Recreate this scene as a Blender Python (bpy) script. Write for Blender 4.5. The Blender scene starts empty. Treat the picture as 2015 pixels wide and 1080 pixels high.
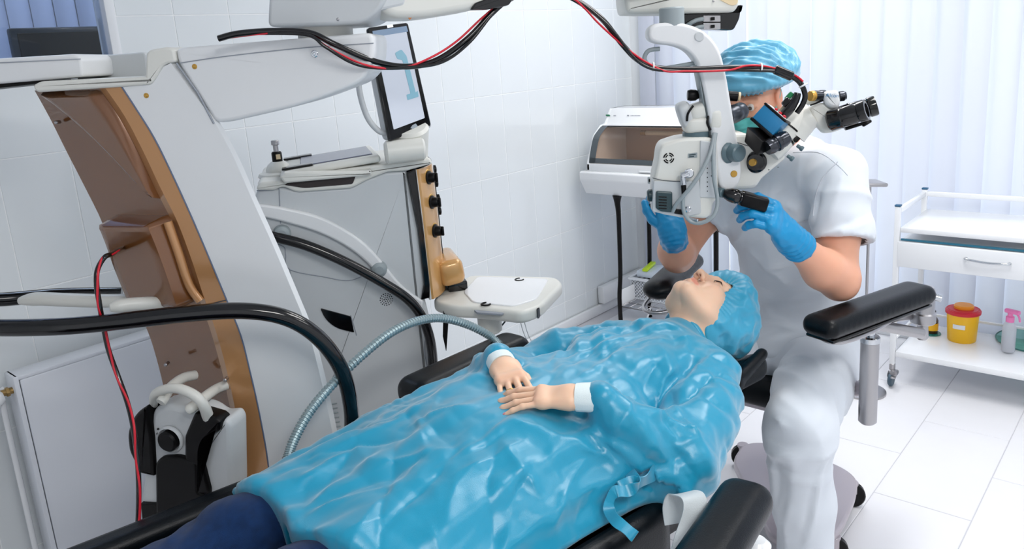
import bpy, bmesh, math, random
import numpy as np
from mathutils import Vector, Matrix, noise as mnoise
random.seed(7)
SC = bpy.context.scene
COL = SC.collection
# ------------------------------------------------------------------ camera
YAW, PIT, ROL = .7342, .2222, -.0725
F, CX, CY, CH = 1536., 1007.5, 450., 1.55
_f = np.array([math.cos(YAW)*math.cos(PIT), math.sin(YAW)*math.cos(PIT), -math.sin(PIT)])
_r = np.array([math.sin(YAW), -math.cos(YAW), 0.]); _u = np.cross(_r, _f)
CR = math.cos(ROL)*_r + math.sin(ROL)*_u
CU = np.cross(CR, _f); CF = _f
cam_d = bpy.data.cameras.new('camera'); cam = bpy.data.objects.new('camera', cam_d); COL.objects.link(cam)
cam_d.sensor_width = 36; cam_d.lens = F/2015*36; cam_d.shift_y = -(540-CY)/2015; cam_d.clip_start = .05
cam.matrix_world = Matrix(((CR[0], CU[0], -CF[0], 0), (CR[1], CU[1], -CF[1], 0), (CR[2], CU[2], -CF[2], CH), (0, 0, 0, 1)))
SC.camera = cam
# ------------------------------------------------------------------ world, lights, exposure
SC.view_settings.view_transform = 'Standard'; SC.view_settings.look = 'None'
SC.view_settings.gamma = 1; SC.view_settings.use_curve_mapping = False
SC.view_settings.exposure = 0.5
w = bpy.data.worlds.new('overcast_sky'); SC.world = w; w.use_nodes = True
bg = w.node_tree.nodes['Background']; bg.inputs[0].default_value = (.94, .965, 1, 1); bg.inputs[1].default_value = 1.35
def area(name, loc, sx, sy, power, col, rot):
    l = bpy.data.lights.new(name, 'AREA'); l.shape = 'RECTANGLE'; l.size = sx; l.size_y = sy; l.energy = power; l.color = col
    o = bpy.data.objects.new(name, l); COL.objects.link(o); o.location = loc; o.rotation_euler = rot
    return o
CEIL = 2.75
LAMPS = [(2.35, .35, 16), (2.3, -1.2, 7), (.2, -.9, 27), (3.2, 1.6, 11)]  # unseen ceiling panels; the one nearest the camera is added front fill
for lx, ly, lp in LAMPS:
    area('ceiling_lamp_light', (lx, ly, CEIL-.045), 1.15, .55, lp, (1, .985, .96), (0, 0, 0))
# ------------------------------------------------------------------ pixel helpers: a pixel of the photograph to a real point at a real distance
O3 = np.array([0, 0, CH])
def ray(px, py): return CR*((px-CX)/F) - CU*((py-CY)/F) + CF
def at(px, py, d): return O3 + ray(px, py)*d
def at_x(px, py, X): r = ray(px, py); return O3 + r*(X/r[0])
def at_y(px, py, Y): r = ray(px, py); return O3 + r*(Y/r[1])
def at_z(px, py, Z): r = ray(px, py); return O3 + r*((Z-CH)/r[2])
class Plane:
    """an upright plane through a point; h is its level direction, n points to its back, away from the viewer"""
    def __init__(s, o, deg=0., h=None):
        s.o = np.array(o, float)*np.array([1, 1, 0.])
        if h is None:
            a = math.atan2(_r[1], _r[0]) + math.radians(deg); h = (math.cos(a), math.sin(a))
        s.h = np.array([h[0], h[1], 0.])/math.hypot(h[0], h[1]); s.n = np.array([-s.h[1], s.h[0], 0.])
        s.z = np.array([0, 0, 1.])
    def px(s, x, y, t=0.):
        r = ray(x, y); k = ((s.o + s.n*t - O3) @ s.n)/(r @ s.n); p = O3 + r*k - s.o
        return (p @ s.h, p @ s.z)
    def P(s, u, z, t=0.): return s.o + s.h*u + s.z*z + s.n*t
    def at(s, x, y, t=0.): u, z = s.px(x, y, t); return s.P(u, z, t)
class TPlane(Plane):
    """a tilted plane given by its two directions"""
    def __init__(s, o, h, z):
        s.o = np.array(o, float); s.h = np.array(h, float)/np.linalg.norm(h); z = np.array(z, float); z = z - s.h*(z @ s.h)
        s.z = z/np.linalg.norm(z); s.n = np.cross(s.z, s.h)
        s.n = s.n if s.n @ (s.o-O3) > 0 else -s.n
# ------------------------------------------------------------------ objects
ORG = {}
def thing(name, label, cat, loc=(0, 0, 0), group=None):
    o = bpy.data.objects.new(name, None); COL.objects.link(o); o.empty_display_size = .05
    o.location = loc; ORG[o.name] = np.array(loc, float); o['label'] = label; o['category'] = cat
    if group: o['group'] = group
    return o
def tag(o, label, cat, group=None):
    o['label'] = label; o['category'] = cat
    if group: o['group'] = group
    return o
def link(name, me, mat, parent=None, label=None, ang=38, smooth=True):
    if smooth:
        me.shade_smooth()
        if ang: me.set_sharp_from_angle(angle=math.radians(ang))
        for pg in me.polygons:
            if len(pg.vertices) > 4: pg.use_smooth = False
    o = bpy.data.objects.new(name, me); COL.objects.link(o)
    org = np.zeros(3)
    if parent is not None:
        o.parent = parent; org = ORG.get(parent.name, np.zeros(3))
        if np.abs(org).sum() > 0: me.transform(Matrix.Translation(-Vector(org)))
    ORG[o.name] = org if parent is not None else np.zeros(3)
    for m in (mat if isinstance(mat, (list, tuple)) else [mat]): me.materials.append(m)
    if label: o['label'] = label
    return o
def obj(name, bm, mat, parent=None, label=None, ang=38, smooth=True):
    me = bpy.data.meshes.new(name); bmesh.ops.recalc_face_normals(bm, faces=bm.faces[:]); bm.to_mesh(me); bm.free()
    return link(name, me, mat, parent, label, ang, smooth)
def based(o, base):
    """move a one-mesh top-level thing's origin to its base"""
    o.data.transform(Matrix.Translation(-Vector(base))); o.location = base; ORG[o.name] = np.array(base, float); return o
def struct(name, bm, mat, parent=None, **k):
    o = obj(name, bm, mat, parent, **k)
    o['kind'] = 'structure'
    return o
def NB(): return bmesh.new()
def bevel(bm, edges, r, seg=2):
    if r > 0: bmesh.ops.bevel(bm, geom=edges, offset=r, offset_type='OFFSET', segments=seg, profile=.5, affect='EDGES', clamp_overlap=True)
def box(bm, c, s, r=0., seg=2, M=None):
    """box by centre and full size; M optional 3x3 columns as axes"""
    t = bmesh.new(); bmesh.ops.create_cube(t, size=1)
    for v in t.verts: v.co = Vector((v.co.x*s[0], v.co.y*s[1], v.co.z*s[2]))
    bevel(t, t.edges[:], r, seg)
    A = np.eye(3) if M is None else np.array(M, float)
    merge(bm, t, A, c); return bm
def merge(bm, t, A=np.eye(3), c=(0, 0, 0)):
    c = np.array(c, float); mp = {}
    for v in t.verts: mp[v] = bm.verts.new(A @ np.array(v.co) + c)
    for f in t.faces:
        try: bm.faces.new([mp[v] for v in f.verts])
        except ValueError: pass
    t.free()
def axes(h, z):
    h = np.array(h, float); h /= np.linalg.norm(h); z = np.array(z, float); z = z-h*(z@h); z /= np.linalg.norm(z)
    return np.stack([h, np.cross(z, h), z], 1)
def dir_axes(d):
    d = np.array(d, float); d /= np.linalg.norm(d); a = np.array([0, 0, 1.]) if abs(d[2]) < .9 else np.array([1., 0, 0])
    x = np.cross(a, d); x /= np.linalg.norm(x); return np.stack([x, np.cross(d, x), d], 1)
def lathe(bm, c, d, prof, n=28, cap=True):
    """prof: (radius, along) pairs about axis d from c"""
    A = dir_axes(d); c = np.array(c, float); rings = []
    for r, s in prof:
        rings.append([bm.verts.new(c + A @ np.array([max(r, 1e-5)*math.cos(2*math.pi*k/n), max(r, 1e-5)*math.sin(2*math.pi*k/n), s])) for k in range(n)])
    for a, b in zip(rings, rings[1:]):
        for k in range(n): bm.faces.new((a[k], a[(k+1) % n], b[(k+1) % n], b[k]))
    if cap:
        bm.faces.new(rings[0][::-1]); bm.faces.new(rings[-1])
    return bm
def cyl(bm, a, b, r, n=24, bev=.0015, r2=None):
    a = np.array(a, float); b = np.array(b, float); L = np.linalg.norm(b-a); r2 = r if r2 is None else r2; e = min(bev, r*.5, L*.4)
    return lathe(bm, a, b-a, [(r-e, 0), (r, e), (r2, L-e), (r2-e, L)], n)
def spl(pts, n=8, closed=False):
    P = np.array(pts, float); m = len(P); out = []
    rng = range(m) if closed else range(m-1)
    for i in rng:
        p0, p1, p2, p3 = (P[(i-1) % m], P[i], P[(i+1) % m], P[(i+2) % m]) if closed else (P[max(i-1, 0)], P[i], P[i+1], P[min(i+2, m-1)])
        for k in range(n):
            t = k/n; out.append(.5*((2*p1)+(-p0+p2)*t+(2*p0-5*p1+4*p2-p3)*t*t+(-p0+3*p1-3*p2+p3)*t**3))
    if not closed: out.append(P[-1])
    return np.array(out)
def tube(bm, pts, r, n=12, flat=None, up=None, cap=True):
    """tube along points; r number or list; flat scales the second axis of the section"""
    P = np.array(pts, float); m = len(P); R = np.full(m, r) if np.isscalar(r) else np.interp(np.linspace(0, 1, m), np.linspace(0, 1, len(r)), r)
    T = np.gradient(P, axis=0); T /= np.linalg.norm(T, axis=1)[:, None]+1e-12
    x = np.array(up, float) if up is not None else dir_axes(T[0])[:, 0]; rings = []
    for i in range(m):
        x = x - T[i]*(x @ T[i]); x /= np.linalg.norm(x)+1e-12; y = np.cross(T[i], x)
        rings.append([bm.verts.new(P[i] + R[i]*(math.cos(2*math.pi*k/n)*x + (flat or 1)*math.sin(2*math.pi*k/n)*y)) for k in range(n)])
    for a, b in zip(rings, rings[1:]):
        for k in range(n): bm.faces.new((a[k], a[(k+1) % n], b[(k+1) % n], b[k]))
    if cap: bm.faces.new(rings[0][::-1]); bm.faces.new(rings[-1])
    return bm
def ribbon(bm, pts, w, th, up):
    """flat strap along points; up is the width direction per strap"""
    P = np.array(pts, float); T = np.gradient(P, axis=0); T /= np.linalg.norm(T, axis=1)[:, None]; rings = []
    for i in range(len(P)):
        x = np.array(up if np.ndim(up) == 1 else up[i], float); x = x-T[i]*(x@T[i]); x /= np.linalg.norm(x); y = np.cross(T[i], x)
        rings.append([bm.verts.new(P[i]+a*x*w/2+b*y*th/2) for a, b in ((-1, -1), (1, -1), (1, 1), (-1, 1))])
    for a, b in zip(rings, rings[1:]):
        for k in range(4): bm.faces.new((a[k], a[(k+1) % 4], b[(k+1) % 4], b[k]))
    bm.faces.new(rings[0][::-1]); bm.faces.new(rings[-1]); return bm
def rpoly(pts, r=.01, n=5):
    """2D polygon with rounded corners; points are (x, y) or (x, y, radius)"""
    out = []; m = len(pts)
    for i in range(m):
        p = np.array(pts[i][:2], float); a = np.array(pts[i-1][:2], float)-p; b = np.array(pts[(i+1) % m][:2], float)-p
        rr = pts[i][2] if len(pts[i]) > 2 else r; la, lb = np.linalg.norm(a), np.linalg.norm(b)
        q = min(rr, la*.48, lb*.48)
        if q < 1e-6: out.append(p); continue
        s, e = p+a/la*q, p+b/lb*q
        for k in range(n+1):
            t = k/n; out.append((1-t)**2*s+2*t*(1-t)*p+t*t*e)
    return out
def prism(bm, pl, uv, t0, t1, bev=.004, seg=2, taper=0.):
    """outline on plane pl, from depth t0 (front) to t1 (back), front and back rims bevelled"""
    uv = [np.array(q[:2], float) for q in uv]
    A = sum(uv[i][0]*uv[(i+1) % len(uv)][1]-uv[(i+1) % len(uv)][0]*uv[i][1] for i in range(len(uv)))
    if A < 0: uv = uv[::-1]
    N = len(uv); ctr = sum(uv)/N; e = min(bev, abs(t1-t0)*.45)
    def inset(q, dd):
        o = []
        for i in range(N):
            a = q[i]-q[i-1]; b = q[(i+1) % N]-q[i]
            na = np.array([a[1], -a[0]])/(np.linalg.norm(a)+1e-12); nb = np.array([b[1], -b[0]])/(np.linalg.norm(b)+1e-12)
            nn = na+nb; L = np.linalg.norm(nn); nn = nn/L if L > 1e-6 else na
            o.append(q[i]-nn*dd/max(.5, nn@na))
        return o
    prof = [(e, 0)]+[(e*(1-math.sin(math.pi/2*k/seg)), e*(1-math.cos(math.pi/2*k/seg))) for k in range(1, seg+1)] if e > 0 else [(0, 0)]
    lv = [(i, t0+s*1) for i, s in prof] if t1 > t0 else None
    lv = [(i, t0+s) for i, s in prof]+[(i, t1-s) for i, s in prof[::-1]]
    rings = []
    for i, t in lv:
        q = inset(uv, i) if i > 1e-9 else uv
        if taper: k = 1-taper*(t-t0)/(t1-t0); q = [ctr+(p-ctr)*k for p in q]
        rings.append([bm.verts.new(pl.P(p[0], p[1], t)) for p in q])
    for a, b in zip(rings, rings[1:]):
        for k in range(N): bm.faces.new((a[k], a[(k+1) % N], b[(k+1) % N], b[k]))
    bm.faces.new(rings[0][::-1]); bm.faces.new(rings[-1])
    return bm
def pxs(pl, pts, t=0.):
    """pixel outline to plane coordinates; a third number per point is a corner radius in metres"""
    return [tuple(pl.px(p[0], p[1], t)) + tuple(p[2:]) for p in pts]
def grid_mesh(P, closed_u=False):
    """P[i][j] points to a quad grid bmesh"""
    bm = NB(); V = [[bm.verts.new(p) for p in row] for row in P]; n = len(V); m = len(V[0])
    for i in range(n if closed_u else n-1):
        for j in range(m-1): bm.faces.new((V[i][j], V[i][j+1], V[(i+1) % n][j+1], V[(i+1) % n][j]))
    return bm
# ------------------------------------------------------------------ materials
MATS = {}
def srgb(r, g, b): return tuple((c/12.92 if c <= .04045 else ((c+.055)/1.055)**2.4) for c in (r/255, g/255, b/255))+(1,)
def mat(name, col, rough=.4, metal=0., spec=.5, bump=0., bscale=200., var=0., vscale=8., coat=0., sheen=0., trans=0., emit=0., alpha=1., sss=0., stretch=None, ior=None):
    if name in MATS: return MATS[name]
    m = bpy.data.materials.new(name); m.use_nodes = True; nt = m.node_tree; p = nt.nodes['Principled BSDF']; L = nt.links
    p.inputs['Base Color'].default_value = col; p.inputs['Roughness'].default_value = rough; p.inputs['Metallic'].default_value = metal
    p.inputs['Specular IOR Level'].default_value = spec; p.inputs['Coat Weight'].default_value = coat; p.inputs['Coat Roughness'].default_value = .08
    p.inputs['Sheen Weight'].default_value = sheen; p.inputs['Transmission Weight'].default_value = trans; p.inputs['Alpha'].default_value = alpha
    if ior: p.inputs['IOR'].default_value = ior
    if emit: p.inputs['Emission Color'].default_value = col; p.inputs['Emission Strength'].default_value = emit
    if sss: p.inputs['Subsurface Weight'].default_value = sss; p.inputs['Subsurface Radius'].default_value = (.012, .005, .003); p.inputs['Subsurface Scale'].default_value = 1
    tc = nt.nodes.new('ShaderNodeTexCoord'); vec = tc.outputs['Object']
    if stretch:
        mp = nt.nodes.new('ShaderNodeMapping'); mp.inputs['Scale'].default_value = stretch; L.new(vec, mp.inputs[0]); vec = mp.outputs[0]
    nz = nt.nodes.new('ShaderNodeTexNoise'); nz.inputs['Scale'].default_value = vscale; nz.inputs['Detail'].default_value = 4; L.new(vec, nz.inputs['Vector'])
    mr = nt.nodes.new('ShaderNodeMapRange'); mr.inputs['To Min'].default_value = 1-var; mr.inputs['To Max'].default_value = 1+var; L.new(nz.outputs['Fac'], mr.inputs['Value'])
    mx = nt.nodes.new('ShaderNodeMix'); mx.data_type = 'RGBA'; mx.blend_type = 'MULTIPLY'; mx.inputs[0].default_value = 1
    mx.inputs[6].default_value = col; L.new(mr.outputs[0], mx.inputs[7]); L.new(mx.outputs[2], p.inputs['Base Color'])
    m['mixnode'] = mx.name
    if bump:
        n2 = nt.nodes.new('ShaderNodeTexNoise'); n2.inputs['Scale'].default_value = bscale; n2.inputs['Detail'].default_value = 3; L.new(vec, n2.inputs['Vector'])
        b = nt.nodes.new('ShaderNodeBump'); b.inputs['Strength'].default_value = bump; b.inputs['Distance'].default_value = .002; L.new(n2.outputs['Fac'], b.inputs['Height']); L.new(b.outputs[0], p.inputs['Normal'])
    MATS[name] = m; return m
def attr_mat(m, attr):
    """multiply the material's colour by a colour attribute (skin tints)"""
    nt = m.node_tree; a = nt.nodes.new('ShaderNodeAttribute'); a.attribute_name = attr; mx = nt.nodes[m['mixnode']]
    m2 = nt.nodes.new('ShaderNodeMix'); m2.data_type = 'RGBA'; m2.blend_type = 'MULTIPLY'; m2.inputs[0].default_value = 1
    m2.inputs[6].default_value = tuple(mx.inputs[6].default_value); nt.links.new(a.outputs['Color'], m2.inputs[7]); nt.links.new(m2.outputs[2], mx.inputs[6]); return m
WHITE = mat('white_plastic', srgb(226, 228, 230), .34, var=.02)
OFFW = mat('warm_white_plastic', srgb(222, 222, 216), .36, var=.02)
GREYP = mat('light_grey_plastic', srgb(200, 204, 207), .38, var=.02)
MIDG = mat('mid_grey_plastic', srgb(150, 160, 164), .4)
BLUG = mat('slate_plastic', srgb(86, 108, 116), .35)
DKG = mat('dark_slate_plastic', srgb(38, 62, 68), .38)
BLK = mat('black_plastic', srgb(11, 10, 11), .34, spec=.2)
GBLK = mat('black_gloss', srgb(9, 8, 10), .13, spec=.4, coat=.3)
BRZ = mat('bronze_lacquer', srgb(190, 140, 92), .26, metal=.25, coat=.6, var=.04)  # bronze lightened to the tone of its lit side strip
BRZD = mat('brown_lacquer', srgb(122, 76, 38), .2, metal=.2, coat=.8, var=.05)  # same bronze darkened: shade of the front face is in the colour
GOLD = mat('gold_plastic', srgb(196, 152, 70), .3, metal=.5)
PALEG = mat('beige_plastic', srgb(226, 205, 168), .35)
STEEL = mat('brushed_steel', srgb(176, 174, 176), .32, metal=.9, var=.05, bump=.06, bscale=300)
CHROME = mat('chrome', srgb(205, 208, 212), .12, metal=1)
WENAM = mat('white_enamel', srgb(236, 238, 241), .22, coat=.3)
LEATH = mat('black_leather', srgb(7, 12, 17), .33, spec=.22, bump=.25, bscale=420, var=.1)
RUBR = mat('red_rubber', srgb(205, 20, 45), .4)
SEAM = mat('seam_dark', srgb(60, 66, 72), .6)
LINE = mat('seam_grey', srgb(150, 156, 166), .6)
# ================================================================== the room
WY, WX, BX, BY = 2.612, 4.06, -1.5, -2.4
wallp = mat('grout', srgb(240, 242, 243), .7, var=.03)
paint = mat('wall_paint', srgb(232, 235, 238), .6, var=.02)
tilem = mat('wall_tile_glaze', srgb(226, 231, 234), .14, coat=.2, var=.02, vscale=3)
floorg = mat('floor_grout', srgb(198, 198, 204), .7, var=.05)
floort = mat('floor_tile_stone', srgb(232, 232, 236), .32, var=.025, vscale=6, bump=.03, bscale=60)
def slab(x0, x1, y0, y1, z0, z1, bm=None, r=0.):
    bm = bm or NB(); return box(bm, ((x0+x1)/2, (y0+y1)/2, (z0+z1)/2), (x1-x0, y1-y0, z1-z0), r)
fl = struct('floor', slab(BX, WX+.1, BY, WY+.1, -.1, -.0022), floorg)
struct('ceiling', slab(BX, WX+.1, BY, WY+1.4, CEIL, CEIL+.1), paint)
# opening of the interior window in the left wall
IX0, IX1, IZ0, IZ1 = .15, 1.083, 1.585, 2.45
wl = NB()
slab(BX, IX0, WY, WY+.1, 0, CEIL, wl); slab(IX1, WX+.1, WY, WY+.1, 0, CEIL, wl); slab(IX0, IX1, WY, WY+.1, 0, IZ0, wl); slab(IX0, IX1, WY, WY+.1, IZ1, CEIL, wl)
wall_left = struct('wall_left', wl, wallp)
struct('wall_rear', slab(BX-.1, BX, BY, WY+.1, 0, CEIL), paint)
struct('wall_right', slab(BX, WX+.1, BY-.1, BY, 0, CEIL), paint)
# window wall
WZ0, WZ1, WYA, WYB = .12, 2.5, -2.1, 2.38
ww = NB()
slab(WX, WX+.12, BY, WYA, 0, CEIL, ww); slab(WX, WX+.12, WYB, WY+.1, 0, CEIL, ww); slab(WX, WX+.12, WYA, WYB, 0, WZ0, ww); slab(WX, WX+.12, WYA, WYB, WZ1, CEIL, ww)
struct('wall_window', ww, paint)
# wall tiles
def tilemesh(name, sx, sy, sz, r):
    bm = NB(); bmesh.ops.create_cube(bm, size=1)
    for v in bm.verts: v.co = Vector((v.co.x*sx, v.co.y*sy, v.co.z*sz))
    if sz > sy: es = [e for e in bm.edges if all(v.co.y < 0 for v in e.verts)]
    else: es = [e for e in bm.edges if all(v.co.z > 0 for v in e.verts)]
    bevel(bm, es, r, 1); me = bpy.data.meshes.new(name); bm.to_mesh(me); bm.free(); return me
rows = [(1.748, 2.1455), (1.3505, 1.748), (.953, 1.3505), (.5555, .953), (.158, .5555), (.0, .158)]
cache = {}
def put_tile(me, parent, loc, m):
    o = bpy.data.objects.new('tile', me); COL.objects.link(o); o.parent = parent; o.location = loc
    if not me.materials: me.materials.append(m)
for k in range(0, 20):
    x0, x1 = .092+.2*k, min(.092+.2*(k+1), WX)
    if x1-x0 < .03: continue
    for z0, z1 in rows:
        a, b = x0, x1; c, d = z0, z1
        if a < IX1+.02 and d > IZ0-.01:
            if b > IX1+.02: a = IX1+.022 if d > IZ0+.2 and c >= IZ0 else a
            if c < IZ0 < d and b <= IX1+.05: d = IZ0-.008
            elif a < IX1 and c >= IZ0: continue
            elif c < IZ0 and b > IX1+.05: pass
        key = (round(b-a, 3), round(d-c, 3))
        if key not in cache: cache[key] = tilemesh('wall_tile', b-a-.0030, .008, d-c-.0030, .0012)
        put_tile(cache[key], wall_left, ((a+b)/2, WY+.0028, (c+d)/2), tilem)
# floor tiles, running bond
fm = tilemesh('floor_tile', .6212, .2912, .012, .0012)
for j in range(-6, 7):
    for i in range(-6, 4):
        xc = 2.5536+.312+.6243*i + (.312 if j % 2 else 0); yc = .437+.147+.294*j
        if xc-.32 < BX or xc > WX+.2 or yc+.15 > WY+.02: continue
        put_tile(fm, fl, (xc, yc, -.006), floort)
# baseboards
struct('baseboard_left', slab(.1, WX, WY-.03, WY-.008, 0, .058, r=.004), WENAM)
struct('baseboard_window', slab(WX-.012, WX-.001, WYA-.2, WY-.03, 0, .06, r=.003), WENAM)
struct('trim_1', slab(3.60, WX-.002, WY-.05, WY-.008, .062, .165, r=.004), WENAM)
# window: frame, mullions, panes
wf = NB(); fr = .06
slab(WX+.02, WX+.09, WYA, WYA+fr, WZ0, WZ1, wf, .004); slab(WX+.02, WX+.09, WYB-fr, WYB, WZ0, WZ1, wf, .004)
slab(WX+.02, WX+.09, WYA, WYB, WZ0, WZ0+fr, wf, .004); slab(WX+.02, WX+.09, WYA, WYB, WZ1-fr, WZ1, wf, .004)
win = struct('window_1', wf, WENAM)
glass = bpy.data.materials.new('clear_glass'); glass.use_nodes = True
nt = glass.node_tree; nt.nodes.remove(nt.nodes['Principled BSDF']); out = nt.nodes['Material Output']
tb = nt.nodes.new('ShaderNodeBsdfTransparent'); gb = nt.nodes.new('ShaderNodeBsdfGlossy'); gb.inputs['Roughness'].default_value = .02; ms = nt.nodes.new('ShaderNodeMixShader'); ms.inputs[0].default_value = .07
tb.inputs[0].default_value = (.95, .98, .97, 1); nt.links.new(tb.outputs[0], ms.inputs[1]); nt.links.new(gb.outputs[0], ms.inputs[2]); nt.links.new(ms.outputs[0], out.inputs[0])
def tinted(name, col, f=.08):
    g = glass.copy(); g.name = name
    for n in g.node_tree.nodes:
        if n.type == 'BSDF_TRANSPARENT': n.inputs[0].default_value = col
        if n.type == 'MIX_SHADER': n.inputs[0].default_value = f
    return g
W3 = (WYB-WYA)/3
for k in range(3):
    obj('pane', slab(WX+.05, WX+.056, WYA+W3*k+.02, WYA+W3*(k+1)-.02, WZ0+.03, WZ1-.03), glass, win)
    if k: obj('mullion', slab(WX+.02, WX+.09, WYA+W3*k-.035, WYA+W3*k+.035, WZ0+fr, WZ1-fr, r=.004), WENAM, win)
# vertical blind: every slat its own piece
slatm = bpy.data.materials.new('blind_fabric'); slatm.use_nodes = True; nt = slatm.node_tree; p = nt.nodes['Principled BSDF']; out = nt.nodes['Material Output']
p.inputs['Base Color'].default_value = srgb(226, 229, 240); p.inputs['Roughness'].default_value = .8
tr = nt.nodes.new('ShaderNodeBsdfTranslucent'); tr.inputs[0].default_value = srgb(222, 227, 242); ms = nt.nodes.new('ShaderNodeMixShader'); ms.inputs[0].default_value = .30
nz = nt.nodes.new('ShaderNodeTexNoise'); nz.inputs['Scale'].default_value = 260; bp = nt.nodes.new('ShaderNodeBump'); bp.inputs['Strength'].default_value = .12; nt.links.new(nz.outputs[0], bp.inputs['Height']); nt.links.new(bp.outputs[0], p.inputs['Normal'])
nt.links.new(p.outputs[0], ms.inputs[1]); nt.links.new(tr.outputs[0], ms.inputs[2]); nt.links.new(ms.outputs[0], out.inputs[0])
bl = thing('vertical_blind', 'white vertical slat blind covering the tall window across the far wall', 'blind', (WX-.06, .2, 0))
obj('head_rail', slab(WX-.09, WX-.03, WYA-.1, 2.52, 2.56, 2.61, r=.004), WENAM, bl)
def slat_mesh(seed, wv):
    rnd = random.Random(seed); pts = []
    n = 14; m = 7
    for i in range(n+1):
        z = .075+(2.56-.075)*i/n; row = []
        ph = .02*math.sin(z*2.1+seed)*wv
        for j in range(m+1):
            s = j/m-.5; bow = .008*(1-4*s*s)
            row.append((bow+ph*.25, s*.127+ph*.12, z))
        pts.append(row)
    return grid_mesh(pts)
smeshes = []
for s in range(5):
    b_ = slat_mesh(s*1.7, 1); me = bpy.data.meshes.new('slat'); b_.to_mesh(me); b_.free(); me.shade_smooth(); me.materials.append(slatm); smeshes.append(me)
rnd = random.Random(3); ys = []; y = 2.47
while y > WYA-.08: ys.append(y); y -= .112
for i, y in enumerate(ys):
    o = bpy.data.objects.new('slat', smeshes[i % 5]); COL.objects.link(o); o.parent = bl; o.location = (.01, y-.2, 0)
    o.rotation_euler = (0, 0, math.radians(math.pi + 180-14+rnd.uniform(-7, 7)))
# interior window (left wall): white frame, dark pane, next room's blind and a black monitor behind it
w2 = NB()
slab(IX1-.012, IX1+.018, WY-.012, WY+.06, IZ0-.01, IZ1, w2, .003); slab(IX0-.02, IX0+.012, WY-.012, WY+.06, IZ0-.01, IZ1, w2, .003); slab(IX0, IX1, WY-.004, WY+.06, IZ1-.012, IZ1+.02, w2, .003)
win2 = struct('window_2', w2, WENAM)
obj('sill', slab(IX0, IX1-.012, WY-.01, WY+.06, IZ0-.012, IZ0+.006, r=.002), mat('dark_blue_sill', srgb(40, 56, 84), .25), win2, 'dark blue lower edge')
pane2 = obj('pane', slab(IX0, IX1, WY+.02, WY+.026, IZ0, IZ1), tinted('smoked_glass', (.62, .68, .76, 1), .05), win2, 'tinted pane')
struct('wall_beyond', slab(-.6, 2.6, WY+1.3, WY+1.4, .6, CEIL), paint)
struct('wall_beyond_left', slab(-.7, -.6, WY+.1, WY+1.4, .6, CEIL), paint); struct('wall_beyond_right', slab(2.6, 2.7, WY+.1, WY+1.4, .6, CEIL), paint); fb = struct('floor_beyond', slab(-.6, 2.6, WY+.1, WY+1.4, .6, .7), paint)
bl2 = thing('vertical_blind', 'shaded lilac vertical blind seen through the dark interior window', 'blind', (1.0, WY+.9, 0))
lil = mat('lilac_blind_fabric', srgb(196, 204, 226), .8); obj('head_rail', slab(.0, 2.2, WY+.88, WY+.92, 2.52, 2.56), lil, bl2)
for k in range(26):
    x = .1+.085*k; b_ = NB(); pts = [[(x+s*.088-1*0, WY+.9+.012*(1-4*s*s)+s*.02, z) for s in np.linspace(-.5, .5, 6)] for z in np.linspace(.75, 2.52, 6)]
    obj('slat', grid_mesh(pts), lil, bl2)
area('next_room_lamp', (1.0, WY+.55, CEIL-.02), .8, .3, 12, (.9, .94, 1), (0, 0, 0))  # unseen lamp added to light the space behind the pane
# ================================================================== things on and behind the interior window
mc = mat('charcoal_plastic', srgb(34, 44, 52), .4)
a0, a1 = at_y(14, 50, WY+.45), at_y(235, 56, WY+.45)
mon = thing('monitor', 'black flat monitor standing behind the interior window pane', 'monitor', ((a0[0]+a1[0])/2, WY+.45, 1.36))
zt = a1[2]+.01
obj('screen_back', slab(a0[0], a1[0]+.03, WY+.44, WY+.475, 1.44, zt, r=.008), mc, mon)
obj('bezel', slab(a0[0]+.02, a1[0]+.01, WY+.432, WY+.442, 1.46, zt-.018, r=.004), BLK, mon)
obj('stand', cyl(cyl(NB(), (mon.location.x, WY+.46, 1.36), (mon.location.x, WY+.46, 1.375), .1), (mon.location.x, WY+.46, 1.37), (mon.location.x, WY+.46, 1.46), .02), BLK, mon)
cab = thing('cabinet', 'pale cabinet under the black monitor in the next room', 'cabinet', (.9, WY+.5, .7))
obj('body', slab(.35, 1.5, WY+.3, WY+.7, .7, 1.34), paint, cab); obj('top', slab(.33, 1.52, WY+.28, WY+.72, 1.34, 1.36, r=.003), WENAM, cab)
# radiator on the left wall
R0, R1 = at_y(28, 742, WY-.13), at_y(292, 662, WY-.13)
rz = (R0[2]+R1[2])/2; rx0 = R0[0]
rad = thing('radiator', 'white panel radiator on the left wall behind the bronze column', 'radiator', (rx0+.6, WY-.08, .1))
wrad = mat('radiator_enamel', srgb(226, 230, 238), .25, coat=.2)
obj('front_panel', slab(rx0+.012, rx0+1.2, WY-.13, WY-.118, .11, rz-.012, r=.004), wrad, rad)
obj('rear_panel', slab(rx0+.012, rx0+1.2, WY-.06, WY-.05, .11, rz-.012, r=.004), wrad, rad)
obj('top_grille', slab(rx0, rx0+1.21, WY-.128, WY-.05, rz-.012, rz, r=.003), wrad, rad)
obj('side_cover', slab(rx0-.004, rx0+.01, WY-.13, WY-.05, .1, rz, r=.003), wrad, rad)
for x in (rx0+.2, rx0+1.0): obj('bracket', slab(x-.015, x+.015, WY-.052, WY-.003, .2, rz-.05), wrad, rad)
vp = at_y(42, 762, WY-.10)
b = cyl(NB(), (rx0-.002, vp[1], vp[2]), (rx0-.035, vp[1], vp[2]), .010, 12); cyl(b, (rx0-.012, vp[1], vp[2]), (rx0-.022, vp[1], vp[2]), .014, 6)
obj('valve', b, mat('brass', srgb(170, 140, 90), .3, metal=.8), rad)
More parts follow.
